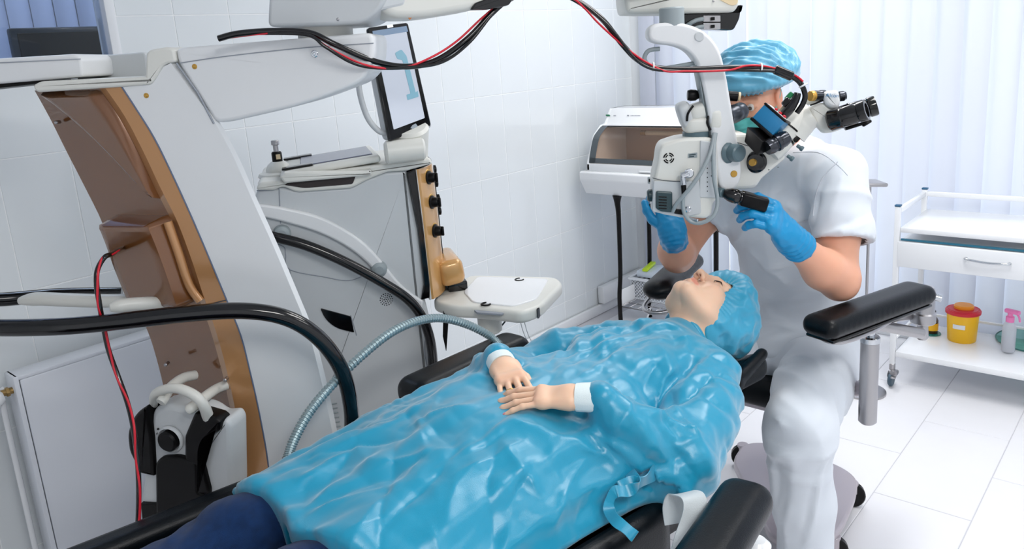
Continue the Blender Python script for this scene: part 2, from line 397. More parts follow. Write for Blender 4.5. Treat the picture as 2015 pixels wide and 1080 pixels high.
b = NB(); lathe(b, (rx0-.03, vp[1], vp[2]-.008), (-1, 0, -.12), [(.016, 0), (.024, .012), (.026, .04), (.022, .06), (.012, .07)], 20)
obj('thermostat_knob', b, WENAM, rad)
obj('pipe', tube(NB(), spl([(rx0-.02, vp[1]+.005, vp[2]), (rx0-.03, vp[1]+.02, vp[2]-.03), (rx0-.03, vp[1]+.03, .3), (rx0-.03, vp[1]+.04, .0)], 6), .008, 10), WENAM, rad)
# ================================================================== microscope stand: leaning column, arms, rails
KP = Plane(at(300, 400, 1.70), 0)
kbase = KP.at(560, 900); stand = thing('microscope_stand', 'tall white and bronze microscope floor stand with a leaning column and long arm', 'stand', (kbase[0], kbase[1], 0))
# column lofted from level sections: A outer left edge, B front corner, C seam, E right edge; A lies further back
rowsK = [  # (A, B, C, E) pixels
 ((68, 178), (196, 174), (240, 171), (346, 124)),
 ((98, 232), (236, 232), (268, 214), (386, 178)),
 ((130, 296), (272, 300), (304, 272), (432, 240)),
 ((166, 366), (306, 372), (340, 345), (470, 310)),
 ((202, 440), (340, 440), (376, 424), (506, 392)),
 ((228, 520), (368, 515), (412, 508), (546, 480)),
 ((258, 590), (392, 588), (446, 590), (584, 570)),
 ((290, 650), (414, 650), (474, 660), (616, 650)),
 ((312, 720), (434, 720), (492, 730), (640, 740)),
 ((330, 800), (452, 800), (508, 800), (660, 830)),
 ((346, 880), (466, 880), (524, 885), (676, 915)),
 ((362, 990), (482, 990), (542, 1000), (694, 1020))]
AT = .16
secs = []
for A, B, C, E in rowsK:
    secs.append([KP.at(A[0], A[1], AT), KP.at(B[0], B[1], .022), KP.at(B[0]+9, B[1]-4, 0.003), KP.at(C[0], C[1], 0), KP.at(E[0]-10, E[1], 0), KP.at(E[0], E[1], .012), KP.at(E[0]-10, E[1], .26), KP.at(C[0], C[1], .30), KP.at(A[0]+20, A[1], .26)])
lo = []
for s in secs[-1]: lo.append(np.array([s[0], s[1], .12])+KP.h*.03)
secs.append(lo)
secs = [spl([s[i] for s in secs], 4) for i in range(9)]          # smooth down the column
def strip(idx): return grid_mesh([secs[i] for i in idx])
obj('front_shell', strip([0, 1]), BRZD, stand, 'dark glossy bronze face')
obj('bronze_edge', strip([1, 2, 3]), BRZ, stand, 'bronze side strip')
obj('side_panel', strip([3, 4, 5, 6]), WHITE, stand, 'white side panel')
obj('rear_shell', strip([6, 7, 8, 0]), WHITE, stand)
obj('seam', tube(NB(), secs[3]-KP.n*.0005, .0016, 6), mat('blue_seam', srgb(92, 106, 132), .5), stand)
# raised covers that follow the curved front: a shield near the top and a rounded box below it
FT = TPlane(KP.at(68, 178, AT), secs[1][0]-secs[0][0], -(secs[0][14]-secs[0][0]))
FT2 = TPlane(KP.at(212, 440, AT), secs[1][18]-secs[0][18], -(secs[0][26]-secs[0][14]))
def shell_at(r, s):
    k = min(int(r), len(secs[0])-2); f = r-k; L0 = secs[0][k]*(1-f)+secs[0][k+1]*f; L1 = secs[1][k]*(1-f)+secs[1][k+1]*f
    n = np.cross(L1-L0, secs[0][k+1]-secs[0][k]); n /= np.linalg.norm(n); n = n if n @ (O3-L0) > 0 else -n; return L0*(1-s)+L1*s, n
def raised(name, r0, r1, sa, sb, h, ew, m, lab=None, nr=26, ns=16, pw=.45):
    G = []
    for i in range(nr+1):
        x = i/nr; r = r0+(r1-r0)*x; row = []
        for j in range(ns+1):
            y = j/ns; a_, b_ = sa(x), sb(x); p, n = shell_at(r, a_+(b_-a_)*y); e = min(1, min(x, 1-x, y*.8, (1-y)*.8)/ew); row.append(p+n*(h*math.sin(e*math.pi/2)**pw*1.0-.004*(e < .01)))
        G.append(row)
    return obj(name, grid_mesh(G), m, stand, lab, ang=60)
raised('shield_cover', .15, 13.2, lambda x: min(.98, .06+.96*x**.85), lambda x: 1.0, .020, .10, BRZD)
raised('front_box', 15.0, 24.2, lambda x: .24+.03*x, lambda x: 1.03, .058, .07, BRZD)
obj('cover_edge', tube(NB(), spl([KP.at(*q, .0) for q in ((330, 436), (352, 500), (372, 560), (394, 592))], 5), .010, 10), BRZ, stand)
obj('seam', tube(NB(), [KP.at(392, 604, -.001), KP.at(446, 590, -.001)], .0012, 6), SEAM, stand)
for q, t in (((218, 232), .03), ((116, 240), .13), ((330, 714), .08), ((446, 744), .0)):
    p = KP.at(*q, t); obj('screw', cyl(NB(), p-KP.n*.014, p+KP.n*.004, .0042, 12), STEEL, stand)
# top cap with the recessed tray
obj('top_cap', prism(NB(), KP, rpoly(pxs(KP, [(64, 168, .008), (80, 160, .006), (292, 150), (304, 158), (290, 167, .004), (242, 171), (72, 182, .008)], -.004), .004), -.006, .27, .005, 3), OFFW, stand)
obj('cap_riser', prism(NB(), KP, rpoly(pxs(KP, [(288, 104, .01), (298, 97, .01), (330, 92, .01), (343, 97, .008), (347, 122, .006), (323, 126, .012), (309, 150, .012), (298, 166, .008), (286, 168, .008)], -.004), .006), -.006, .27, .005, 3), OFFW, stand)
rc_ = [(160, 112), (284, 103), (290, 152), (166, 158)]
obj('tray_back', prism(NB(), KP, rpoly(pxs(KP, [(150, 113), (286, 102), (293, 160), (152, 165)], .2), .01), .2, .225, .004), GREYP, stand)
# side shelf at the left of the cap
SP = Plane(KP.at(80, 140, .02), 6)
obj('side_shelf', prism(NB(), SP, rpoly(pxs(SP, [(-160, 124, .01), (148, 106, .012), (160, 116, .008), (164, 151, .008), (-160, 178, .01)]), .006), .0, .3, .006, 3), WHITE, stand)
obj('seam', tube(NB(), [SP.at(-160, 131, -.0008), SP.at(159, 116, -.0008)], .0012, 6), LINE, stand)
obj('shelf_bracket', prism(NB(), SP, pxs(SP, [(-160, 176), (62, 158), (62, 166), (-160, 190)]), .03, .2, .003), BLK, stand)
# lower arm
arm1 = [(344, 98, .016), (360, 93, .02), (735, 64, .016), (736, 108, .02), (728, 142, .02), (704, 166, .03), (600, 206, .1), (452, 240), (424, 242, .014), (350, 124, .03)]
obj('lower_arm', prism(NB(), KP, rpoly(pxs(KP, arm1), .02, 6), 0, .2, .009, 3), WHITE, stand)
obj('seam', tube(NB(), spl([KP.at(*q, -.0008) for q in ((354, 124), (450, 110), (600, 94), (735, 85))], 6), .0011, 6), LINE, stand)
obj('seam', tube(NB(), [KP.at(347, 124, -.001), KP.at(390, 184, -.001), KP.at(421, 243, -.001)], .0022, 6), LINE, stand)
for q in ((383, 131), (288, 188)):
    p = KP.at(*q); obj('plug', cyl(cyl(NB(), p+KP.n*.004, p-KP.n*.003, .0035, 12), p, p-KP.n*.0012, .0055, 16), GOLD, stand, 'small gold plug')
p = KP.at(619, 106); b = cyl(NB(), p+KP.n*.004, p-KP.n*.003, .0075, 18); cyl(b, p, p-KP.n*.007, .0035, 12); obj('bolt', b, CHROME, stand)
# pivot, upper arm
UP = Plane(KP.at(640, 40, .03), 0)
p0 = KP.P(*KP.px(640, 60, .1), .1); b = cyl(NB(), p0-KP.z*.02, p0+KP.z*.03, .06, 32, .004); obj('pivot_disc', b, OFFW, stand)
ua = [(534, 54, .014), (540, -60, .014), (775, -60, .014), (760, 14, .03), (724, 46, .03), (650, 52, .05)]
obj('upper_arm_block', prism(NB(), UP, rpoly(pxs(UP, ua), .014), -.03, .20, .008, 3), GREYP, stand)
p = UP.at(665, 38, -.03); obj('screw', cyl(NB(), p+UP.n*.004, p-UP.n*.002, .0035, 12), STEEL, stand)
MT = at(1345, 20, 1.98); S0 = KP.P(*KP.px(730, 10, .06), .06)
UA = Plane(S0, 0, h=(MT-S0)[:2])
L = np.linalg.norm((MT-S0)[:2]); z0 = UA.px(752, 22)[1]; zb = UA.px(800, 40)[1]
prof = [(0, zb+.03), (.03, zb+.003), (.10, zb), (.22, zb+.012), (L*.5, zb+.045), (L*.75, zb+.04), (L-.05, zb+.02), (L-.05, zb+.17), (.0, zb+.17)]
obj('upper_arm', prism(NB(), UA, rpoly(prof, .03, 4), -.05, .07, .016, 4), OFFW, stand)
tp = Plane(UA.P(0, 0, -.052), 0, h=UA.h[:2])
obj('tail_shell', prism(NB(), UA, rpoly([(-.03, z0+.12), (-.005, z0-.004), (.06, z0+.006), (.09, z0+.12)], .008), -.052, .068, .006), GREYP, stand)
obj('handle_recess', prism(NB(), UA, rpoly(pxs(UA, [(926, 20, .012), (934, 6), (960, -4), (1010, -12), (1004, 10, .01), (960, 19, .01)], -.052), .006), -.054, -.03, .003), GBLK, stand)
t = UA.at(800, 12, -.04); b = ribbon(NB(), spl([t+UA.z*.0, t-UA.z*.012+UA.h*.004, t-UA.z*.022+UA.h*.012], 4), .02, .002, UA.h); obj('tape', b, mat('orange_tape', srgb(196, 120, 60), .4), stand, 'torn orange tape end')
# cross rails (push handles) and their white stubs
RP = Plane(at(400, 640, 1.52), 0)
rail = [KP.at(690, 1010, .03), KP.at(691, 880, .0), KP.at(690, 800, -.03), KP.at(672, 728, -.06), KP.at(630, 668, -.08), KP.at(570, 628, -.10), KP.at(490, 612, -.12), KP.at(380, 616, -.14), KP.at(200, 636, -.17), KP.at(80, 644, -.19), KP.at(-60, 642, -.16), KP.at(-120, 622, -.05), KP.at(-90, 596, .12), KP.at(20, 588, .2), KP.at(120, 580, .24), KP.at(240, 578, .28)]
obj('push_rail', tube(NB(), spl(rail, 9), .0175, 18), GBLK, stand, 'thick black bent tube')
for pts, r in ((((40, 592, .14), (75, 588, .13), (130, 590, .12), (210, 592, .12), (290, 590, .12)), .0165), (((216, 606, -.05), (250, 600, -.03), (300, 597, .0), (350, 600, .06)), .0155)):
    b = tube(NB(), spl([KP.at(*q) for q in pts], 7), [r*.55, r, r, r, r, r], 16); obj('rail_grip', b, OFFW, stand, 'off-white rail sleeve')
# lower bronze well with hooks
obj('lower_cover', prism(NB(), FT2, rpoly(pxs(FT2, [(330, 745, .02), (450, 770, .02), (480, 830), (505, 1010), (360, 1010)], -.0), .01), -.015, .05, .010, 3), BRZ, stand)
# base of the stand on the floor
bs = Plane((kbase[0], kbase[1], 0), 0)
u0 = KP.px(520, 900)[0]; b = NB()
bp_ = [(u0-.36, 0), (u0+.5, 0), (u0+.5, .3), (u0-.36, .3)]
c = KP.P(u0+.06, .13, .1); box(b, (c[0], c[1], .085), (.62, .42, .09), .03, 3, axes(KP.h, (0, 0, 1))); obj('base', b, WHITE, stand)
for du, dn in ((-.22, -.06), (.32, -.06), (-.22, .26), (.32, .26)):
    q = KP.P(u0+du, 0, dn); q[2] = .035; b = NB(); cyl(b, q-KP.h*.014, q+KP.h*.014, .035, 20); obj('caster', b, BLK, stand)
# foot pedal hung on the hooks
PP = Plane(KP.at(360, 900, -.075), -14)
pedal = thing('foot_pedal', 'black and white foot control pedal hanging on the front of the column', 'pedal', tuple(PP.at(360, 1060)))
pw = [(300, 802, .02), (330, 796, .02), (398, 812, .02), (420, 828), (446, 826, .01), (454, 840, .008), (457, 968), (440, 1040), (288, 1055), (276, 984)]
obj('housing', prism(NB(), PP, rpoly(pxs(PP, pw), .008), .0, .07, .012, 3), GREYP, pedal)
bl_ = [(252, 850, .02), (268, 812, .02), (292, 796, .008), (302, 858), (306, 936, .004), (278, 930, .004), (256, 886, .01)]
obj('side_grip', prism(NB(), PP, rpoly(pxs(PP, bl_, -.006), .006), -.012, .05, .008, 3), BLK, pedal)
br_ = [(386, 808, .01), (428, 820, .004), (437, 828), (434, 846, .005), (402, 864, .02), (396, 890), (414, 962, .003), (414, 972), (388, 970), (386, 930), (366, 900, .006), (366, 856)]
obj('side_grip', prism(NB(), PP, rpoly(pxs(PP, br_, -.006), .004), -.012, .03, .006, 3), BLK, pedal)
tre = [(308, 910, .012), (318, 898, .012), (352, 896, .012), (390, 908, .01), (392, 966), (412, 974), (410, 1060), (310, 1060)]
obj('treadle', prism(NB(), PP, rpoly(pxs(PP, tre, -.008), .004), -.014, .03, .006, 3), BLK, pedal)
obj('toe_pad', prism(NB(), PP, rpoly(pxs(PP, [(278, 988), (312, 990), (316, 1060), (284, 1060)], -.004), .004), -.008, .03, .004), BLK, pedal)
c_ = PP.at(333, 866, -.008); b = cyl(NB(), c_+PP.n*.01, c_-PP.n*.012, .0235, 30, .004); obj('button', b, BLK, pedal, 'round black button')
b = lathe(NB(), c_+PP.n*.006, -PP.n, [(.032, 0), (.032, .004), (.028, .008), (.026, .002)], 32, cap=False); obj('button_ring', b, GREYP, pedal)
for q in ((311, 844), (310, 853)): obj('indicator', cyl(NB(), PP.at(*q, .002), PP.at(*q, -.003), .0025, 10), BLK, pedal)
obj('handle', tube(NB(), spl([PP.at(*q) for q in ((302, 798, .02), (304, 778, -.01), (318, 768, -.02), (348, 764, -.025), (380, 776, -.025), (400, 796, -.02), (410, 822, .0))], 7), [.009, .010, .0105, .011, .0115, .0125], 14), OFFW, pedal, 'curved off-white carrying handle')
# hooks belong to the stand
for pts in (((384, 738, .03), (360, 744, .0), (336, 762, -.05), (322, 784, -.09), (316, 792, -.1)), ((450, 756, .02), (428, 764, .0), (404, 780, -.05), (380, 800, -.1), (372, 806, -.105))):
    b = tube(NB(), spl([KP.at(*q) for q in pts], 6), .0115, 14); obj('hook', b, OFFW, stand, 'off-white hanging hook')
# ================================================================== phaco console behind the stand
HP = Plane(at(820, 450, 2.25), 14)
hb = HP.at(720, 800); pha = thing('phaco_console', 'grey and white eye surgery console with bronze knob panel beside the wall', 'console', (hb[0], hb[1], 0))
side = [(505, 372, .02), (556, 366), (580, 372, .01), (690, 366), (720, 350), (760, 336), (800, 334, .004), (826, 460), (838, 560), (836, 586, .01), (850, 640), (858, 760), (868, 1000), (560, 1000), (520, 480), (500, 400, .01)]
obj('housing', prism(NB(), HP, rpoly(pxs(HP, side), .006), 0, .34, .012, 3), GREYP, pha, 'pale grey side housing')
top = [(503, 374, .012), (510, 358, .012), (548, 355), (566, 358, .006), (580, 344), (756, 322), (846, 310, .008), (850, 322), (800, 336), (762, 338), (722, 354), (692, 370, .01), (584, 378, .012), (556, 366, .012), (540, 374)]
obj('top_deck', prism(NB(), HP, rpoly(pxs(HP, top, -.006), .004), -.010, .34, .006, 3), OFFW, pha)
# shelf slot and keyboard tray
obj('slot', prism(NB(), HP, rpoly(pxs(HP, [(560, 364, .004), (570, 357), (700, 346, .003), (694, 362, .006), (600, 370, .01)], -.010), .003), -.0125, .02, .0015), mat('slot_dark', srgb(40, 30, 30), .6), pha, 'dark recess under the keyboard tray')
kt = [(550, 348, .006), (560, 338), (722, 334), (730, 332), (732, 344, .004), (560, 360, .006)]
obj('keyboard_tray', prism(NB(), HP, rpoly(pxs(HP, kt, -.02), .003), -.03, .30, .006, 3), OFFW, pha)
zt = HP.px(640, 334, .05)[1]; u0, u1 = HP.px(560, 338, .0)[0], HP.px(745, 330, .1)[0]
KT = TPlane(HP.P(u0, zt, 0), HP.h+HP.z*.06, HP.n)
b = NB(); box(b, HP.P((u0+u1)/2, zt+.014, .14), (u1-u0, .30, .02), .008, 3, axes(HP.h+HP.z*.07, HP.z-HP.h*.07)); obj('tray_top', b, OFFW, pha)
b = NB(); box(b, HP.P((u0+u1)/2+.012, zt+.026, .14), (u1-u0-.06, .22, .004), .002, 1, axes(HP.h+HP.z*.07, HP.z-HP.h*.07)); obj('glass_pad', b, mat('grey_pad', srgb(120, 124, 142), .2), pha, 'slate grey touch pad')
for dn in (.02, .26):
    b = NB(); box(b, HP.P(u0+.035, zt+.021, dn), (.085, .04, .006), .003, 2, axes(HP.h+HP.z*.07, HP.z-HP.h*.07)); obj('corner_pad', b, GBLK, pha)
# drum pole socket at back left: stacked discs
c = HP.P(HP.px(548, 330, .13)[0], HP.px(548, 350, .13)[1], .13)
b = lathe(NB(), c-HP.z*.03, HP.z, [(.058, 0), (.062, .006), (.062, .022), (.058, .028), (.05, .031), (.056, .034), (.060, .038), (.056, .046), (.036, .050), (.036, .056), (.030, .068), (.018, .078)], 36); obj('pole_socket', b, OFFW, pha)
b = NB(); lathe(b, c+HP.z*.046, HP.z, [(.013, 0), (.0145, .002), (.0145, .026), (.012, .03)], 20); obj('pole_collar', b, BLK, pha, 'black pole collar')
b = lathe(NB(), c+HP.z*.076, HP.z, [(.0075, 0), (.0075, .018), (.0115, .020), (.0115, .03), (.010, .032)], 18); obj('pole_tip', b, STEEL, pha)
cc = c+HP.z*.062-HP.n*.0143+HP.h*.004; obj('collar_label', box(NB(), cc, (.012, .014, .0012), .0, 1, axes(HP.h, -HP.n)), PALEG, pha)
# curved swoosh band and panel seams
def swoosh(pts_a, pts_b, name, m, t, th):
    uv = [HP.px(*q, t) for q in pts_a]; uw = [HP.px(*q, t) for q in pts_b][::-1]
    o = [tuple(p) for p in spl(uv, 6)]+[tuple(p) for p in spl(uw, 6)]
    return obj(name, prism(NB(), HP, o, t-th, t+.02, .006, 3), m, pha)
swoosh([(506, 400), (560, 408), (640, 430), (720, 480), (790, 560), (832, 590)], [(506, 424), (560, 436), (640, 462), (710, 505), (776, 576), (828, 622)], 'swoosh_band', WHITE, -.002, .012)
for pts in (((514, 474), (556, 484), (562, 500), (570, 530), (640, 545), (686, 552), (720, 540)), ((549, 370), (552, 440)), ((570, 530), (590, 640)), ((505, 375), (540, 373)), ((842, 640), (836, 700), (860, 780)), ((690, 620), (702, 660))):
    obj('seam', tube(NB(), spl([HP.at(*q, -.001) for q in pts], 6), .0013, 6), LINE, pha)
obj('vent_slot', prism(NB(), HP, rpoly(pxs(HP, [(630, 606, .006), (690, 622, .004), (697, 654, .003), (662, 646, .02), (640, 628, .02)], -.001), .004), -.003, .02, .0015), GBLK, pha, 'dark open grip recess')
b = NB(); cu, cz = HP.px(760, 589); 
for rr, nn in ((0, 1), (.006, 6), (.012, 11), (.0175, 16)):
    for k in range(nn):
        a = 2*math.pi*k/nn; q = HP.P(cu+rr*math.cos(a), cz+rr*math.sin(a), 0); cyl(b, q+HP.n*.004, q-HP.n*.0012, .0016, 8, .0002)
g = obj('speaker_holes', b, GBLK, pha); g['kind'] = 'stuff'
b = NB(); 
for k in range(7): cu_ = HP.px(646+k*1.5, 796+k*9); box(b, HP.P(cu_[0]+.01, cu_[1], .0), (.03, .005, .004), .001, 1, axes(HP.h, HP.z))
g = obj('lower_vents', b, MIDG, pha); g['kind'] = 'stuff'
# console rail
rl = [(470, 452, .02), (530, 464, -.015), (600, 482, -.03), (680, 516, -.04), (760, 560, -.045), (808, 594, -.045), (836, 636, -.04), (850, 690, -.03), (852, 760, -.02), (850, 900, -.01)]
obj('console_rail', tube(NB(), spl([HP.at(*q) for q in rl], 9), .0145, 16), GBLK, pha, 'curved black tube rail')
for q in ((555, 452), (745, 522)):
    p = HP.at(q[0], q[1]+6, .005); b = lathe(NB(), p, -HP.n, [(.0245, 0), (.0245, .012), (.021, .022), (.012, .027)], 26); obj('rail_boss', b, MIDG, pha)
# front: black frame, bronze panel with knobs
fr_ = [HP.at(*q, -.004) for q in ((801, 340), (824, 452), (836, 548), (836, 578), (826, 588))]
FPt = [(801, 340), (818, 332), (832, 440), (846, 560), (846, 586), (828, 590), (834, 560), (822, 450)]
obj('front_frame', prism(NB(), HP, rpoly(pxs(HP, FPt, -.008), .003), -.010, .0, .003), GBLK, pha)
top_e = HP.px(818, 332)[0]
fh = HP.h; 
PF = [HP.P(*HP.px(x, y), 0) for x, y in ((818, 334), (828, 410), (838, 500), (848, 590))]
FRX = lambda n: .002+.078*(1-math.exp(-n/.075)) if n > 0 else 0.
def front_strip(n0, n1, off, m, name, lab=None, q0=0, q1=None):
    P = []
    for p in spl(PF, 8)[q0:q1]:
        P.append([p-HP.h*.004+HP.n*n0]+[p+HP.h*(FRX(n)+off)+HP.n*n for n in np.linspace(n0, n1, 6)]+[p-HP.h*.004+HP.n*n1])
    b = grid_mesh(P); fs = [[v for v in b.verts][:8], [v for v in b.verts][-8:]]
    for f in fs: b.faces.new(f)
    return obj(name, b, m, pha, lab)
AMB = mat('amber_panel', srgb(206, 158, 98), .25, metal=.2, coat=.5)
front_strip(.0, .34, .0, GREYP, 'front_shell'); front_strip(.004, .105, .003, AMB, 'knob_panel', 'amber bronze control panel')
front_strip(.13, .20, .004, GBLK, 'black_strip', None, 4, 19); front_strip(.21, .30, .003, GREYP, 'side_strip')
def front_at(ypx, n): q = spl(PF, 40); k = np.argmin([abs(a[2]-HP.px(838, ypx)[1]) for a in q]); return q[k]+HP.h*FRX(n)+HP.n*n
fn = HP.h*.75-HP.n*.55; fn /= np.linalg.norm(fn)
for y in (355, 404, 462):
    p = front_at(y, .045)
    b = lathe(NB(), p, fn, [(.020, 0), (.020, .006), (.0155, .009), (.014, .022), (.011, .026)], 24); box(b, p+fn*.027, (.012, .006, .028), .002, 1, axes(fn, HP.z)); obj('knob', b, BLK, pha, 'black connector knob')
    obj('knob_seat', cyl(NB(), p-fn*.002, p+fn*.003, .025, 24), GOLD, pha)
for y in (350, 380, 412, 440):
    p = front_at(y, .165)+HP.h*.004; obj('port', lathe(NB(), p, HP.h, [(.013, 0), (.013, .006), (.008, .008), (.007, .002)], 20), BLK, pha)
b = NB(); q = HP.P(HP.px(884, 530, .1)[0], HP.px(884, 530, .1)[1], .14); box(b, q, (.078, .19, .08), .022, 4, axes(HP.h+HP.z*.12, HP.z)); obj('amber_boss', b, AMB, pha, 'rounded amber tray arm housing')
b = NB(); box(b, q+HP.h*.02-HP.z*.055, (.06, .12, .035), .006, 2, axes(HP.h, HP.z)); obj('hinge', b, GBLK, pha)
# tray on its arm
zT = .845
ty = [at_z(*q, zT) for q in ((852, 590), (930, 543), (1103, 548), (1108, 558), (1060, 606), (1028, 618), (950, 606), (905, 608))]
TT = TPlane((ty[0][0], ty[0][1], zT), HP.h, HP.n); TT.n = np.array([0, 0, -1.])
def tuv(px, py, z=zT): p = at_z(px, py, z)-TT.o; return (p @ TT.h, p @ TT.z)
b = prism(NB(), TT, rpoly([tuv(*q) for q in ((850, 590), (862, 576), (926, 540), (1095, 544), (1108, 556), (1066, 600), (1028, 614), (940, 604), (890, 602))], .03, 6), -.0, .038, .012, 4); obj('instrument_tray', b, OFFW, pha, 'white swing-out tray')
b = prism(NB(), TT, rpoly([tuv(*q) for q in ((912, 575), (940, 546), (1080, 550), (1056, 590), (1010, 604), (930, 596))], .02, 5), -.004, .01, .003, 2); obj('tray_surface', b, WENAM, pha)
p = at_z(968, 608, zT-.02); b = prism(NB(), TT, rpoly([tuv(*q) for q in ((932, 604), (992, 609), (986, 612), (938, 609))], .004), .008, .014, .001); obj('tray_seam', b, LINE, pha)
b = prism(NB(), TT, rpoly([tuv(*q, zT-.016) for q in ((1046, 606), (1084, 572), (1094, 578), (1058, 616))], .005), .006, .034, .004); obj('tray_grip', b, mat('dark_grip', srgb(58, 64, 70), .5), pha, 'dark grey edge grip')
for q in ((1022, 550), (956, 598)):
    c = at_z(*q, zT+.004); b = tube(NB(), [c+.013*np.array([math.cos(a), math.sin(a), 0]) for a in np.linspace(.6, 5.2, 16)], .0028, 8); obj('clip', b, BLK, pha, 'small black clip ring')
b = NB(); p1 = HP.P(HP.px(880, 575, .12)[0], zT-.016, .13); p2 = np.array([*(ty[0][:2]*.6+ty[1][:2]*.4), zT-.018]); box(b, (p1+p2)/2, (np.linalg.norm(p2-p1)+.08, .07, .026), .008, 3, axes(p2-p1, (0, 0, 1))); obj('tray_arm', b, OFFW, pha)
c = at_z(962, 615, zT-.04); b = lathe(NB(), c-np.array([0, 0, .06]), (0, 0, 1), [(.03, 0), (.036, .006), (.036, .045), (.042, .06)], 28); obj('tray_hub', b, OFFW, pha)
b = tube(NB(), spl([c+np.array([.03, -.03, -.01]), c+np.array([.05, -.02, -.035]), c+np.array([.03, 0, -.065])], 6), .0025, 8); obj('hub_cord', b, DKG, pha)
b = tube(NB(), [HP.at(878, 610, -.01), HP.at(876, 660, -.01), HP.at(878, 690, -.01)], [.012, .010, .001], 4); obj('strap_end', b, BLK, pha)
b = NB(); 
for x0, x1 in ((1022, 1055), (1030, 1062)): tube(b, spl([at(x0, 625, 2.2), at((x0+x1)/2-6, 660, 2.25), at(x1, 700, 2.3)], 6), .0012, 6)
obj('hanging_thread', b, GREYP, pha)
# base plinth & casters
u0 = HP.px(700, 800)[0]; b = NB(); c = HP.P(u0, .12, .17); box(b, (c[0], c[1], .14), (.5, .38, .16), .03, 3, axes(HP.h, HP.z)); obj('plinth', b, WHITE, pha)
for du, dn in ((-.2, .05), (.2, .05), (-.2, .3), (.2, .3)):
    q = HP.P(u0+du, 0, dn); q[2] = .033; obj('caster', cyl(NB(), q-HP.n*.014, q+HP.n*.014, .033, 20), BLK, pha)
# ------------------------------------------------------------------ screen of the console
sc = [at(728, 52, 2.12), at(800, 44, 2.20), at(848, 248, 2.22), at(770, 277, 2.13)]   # corners TL, TR, BR, BL of the dark bezel
mid = sum(sc)/4; hx = (sc[1]-sc[0]+sc[2]-sc[3]); hz = (sc[0]-sc[3]+sc[1]-sc[2])
DP = TPlane(mid, hx, hz)
scr = pha
def DPx(pts, t=0): return pxs(DP, pts, t)
scrn = obj('screen', prism(NB(), DP, rpoly(DPx([(724, 54), (803, 44), (849, 247), (768, 278)]), .008), 0, .014, .003), GBLK, pha, 'dark framed touch screen')
disp = mat('screen_picture', srgb(200, 206, 218), .15, emit=.12); obj('display', prism(NB(), DP, rpoly(DPx([(734, 62), (798, 53), (836, 232), (775, 255)], -.001), .003), -.001, .004, 0), disp, scrn, 'pale lit display')
obj('top_bar', prism(NB(), DP, DPx([(733, 61), (800, 51), (803, 62), (735, 73)], -.0014), -.0014, .002, 0), mat('screen_blue_bar', srgb(120, 142, 168), .2, emit=.12), scrn)
obj('top_icon', prism(NB(), DP, DPx([(762, 49), (773, 48), (774, 53), (763, 55)], -.002), -.0016, .002, 0), mat('icon_white', srgb(235, 240, 245), .3, emit=.3), scrn)
gl = [(777, 104, .006), (790, 97, .006), (800, 110), (818, 182, .002), (822, 178), (824, 190, .003), (802, 197, .003), (800, 186, .003), (808, 184), (792, 118), (782, 116, .004)]
obj('screen_symbol', prism(NB(), DP, rpoly(DPx(gl, -.0018), .003), -.0018, .002, 0), mat('symbol_teal', srgb(126, 172, 190), .3, emit=.15), scrn, 'teal figure on the display')
obj('bottom_logo', prism(NB(), DP, DPx([(808, 252), (812, 246), (818, 243), (822, 248), (816, 254)], -.0014), -.0014, .002, 0), mat('logo_grey', srgb(160, 170, 180), .3), scrn)
obj('screen_housing', prism(NB(), DP, rpoly(DPx([(722, 62, .02), (800, 46), (850, 250), (764, 276, .02)], .02), .01), .012, .055, .012, 3), GREYP, scrn)
obj('screen_handle', tube(NB(), spl([DP.at(*q) for q in ((716, 130, .035), (706, 160, .03), (712, 200, .03), (726, 236, .03), (746, 258, .03), (762, 262, .03))], 7), .008, 12), GREYP, scrn, 'grey grab handle')
nk = HP.P(HP.px(800, 290, .12)[0], HP.px(800, 290, .12)[1], .12)
b = NB(); q0 = at(805, 268, 2.2); q1 = at(808, 316, 2.26); cyl(b, q0+np.array([0, 0, .03]), q1, .058, 32, .008, .05); obj('screen_neck', b, OFFW, pha)
cq = at(800, 296, 2.16); b = NB(); cyl(b, cq-HP.h*.06, cq+HP.h*.05, .032, 28, .006); obj('tilt_barrel', b, OFFW, pha)
# corrugated metal hose arching beside the rail
hs = [(566, 902, 1.62), (580, 862, 1.64), (612, 806, 1.68), (660, 750, 1.74), (716, 696, 1.80), (770, 654, 1.86), (820, 632, 1.92), (868, 626, 1.98), (918, 638, 2.04), (962, 660, 2.08), (985, 680, 2.08)]
P = spl([at(*q) for q in hs], 40); rr = [(.0112, .0112, .0090, .0090)[i % 4] for i in range(len(P))]
hose = thing('flexible_hose', 'ribbed silver gooseneck hose arching from couch over the blue gown', 'hose', tuple(P[0]))
b = tube(NB(), P[::1], rr, 12)
obj('sleeve', b, mat('hose_metal', srgb(158, 176, 180), .3, metal=.6), hose, ang=20)
obj('end_collar', cyl(NB(), P[-1], P[-1]+(P[-1]-P[-3])*1.5, .012), STEEL, hose)
obj('foot_collar', cyl(NB(), P[0], P[0]-(P[3]-P[0])*1.5, .012), STEEL, hose)
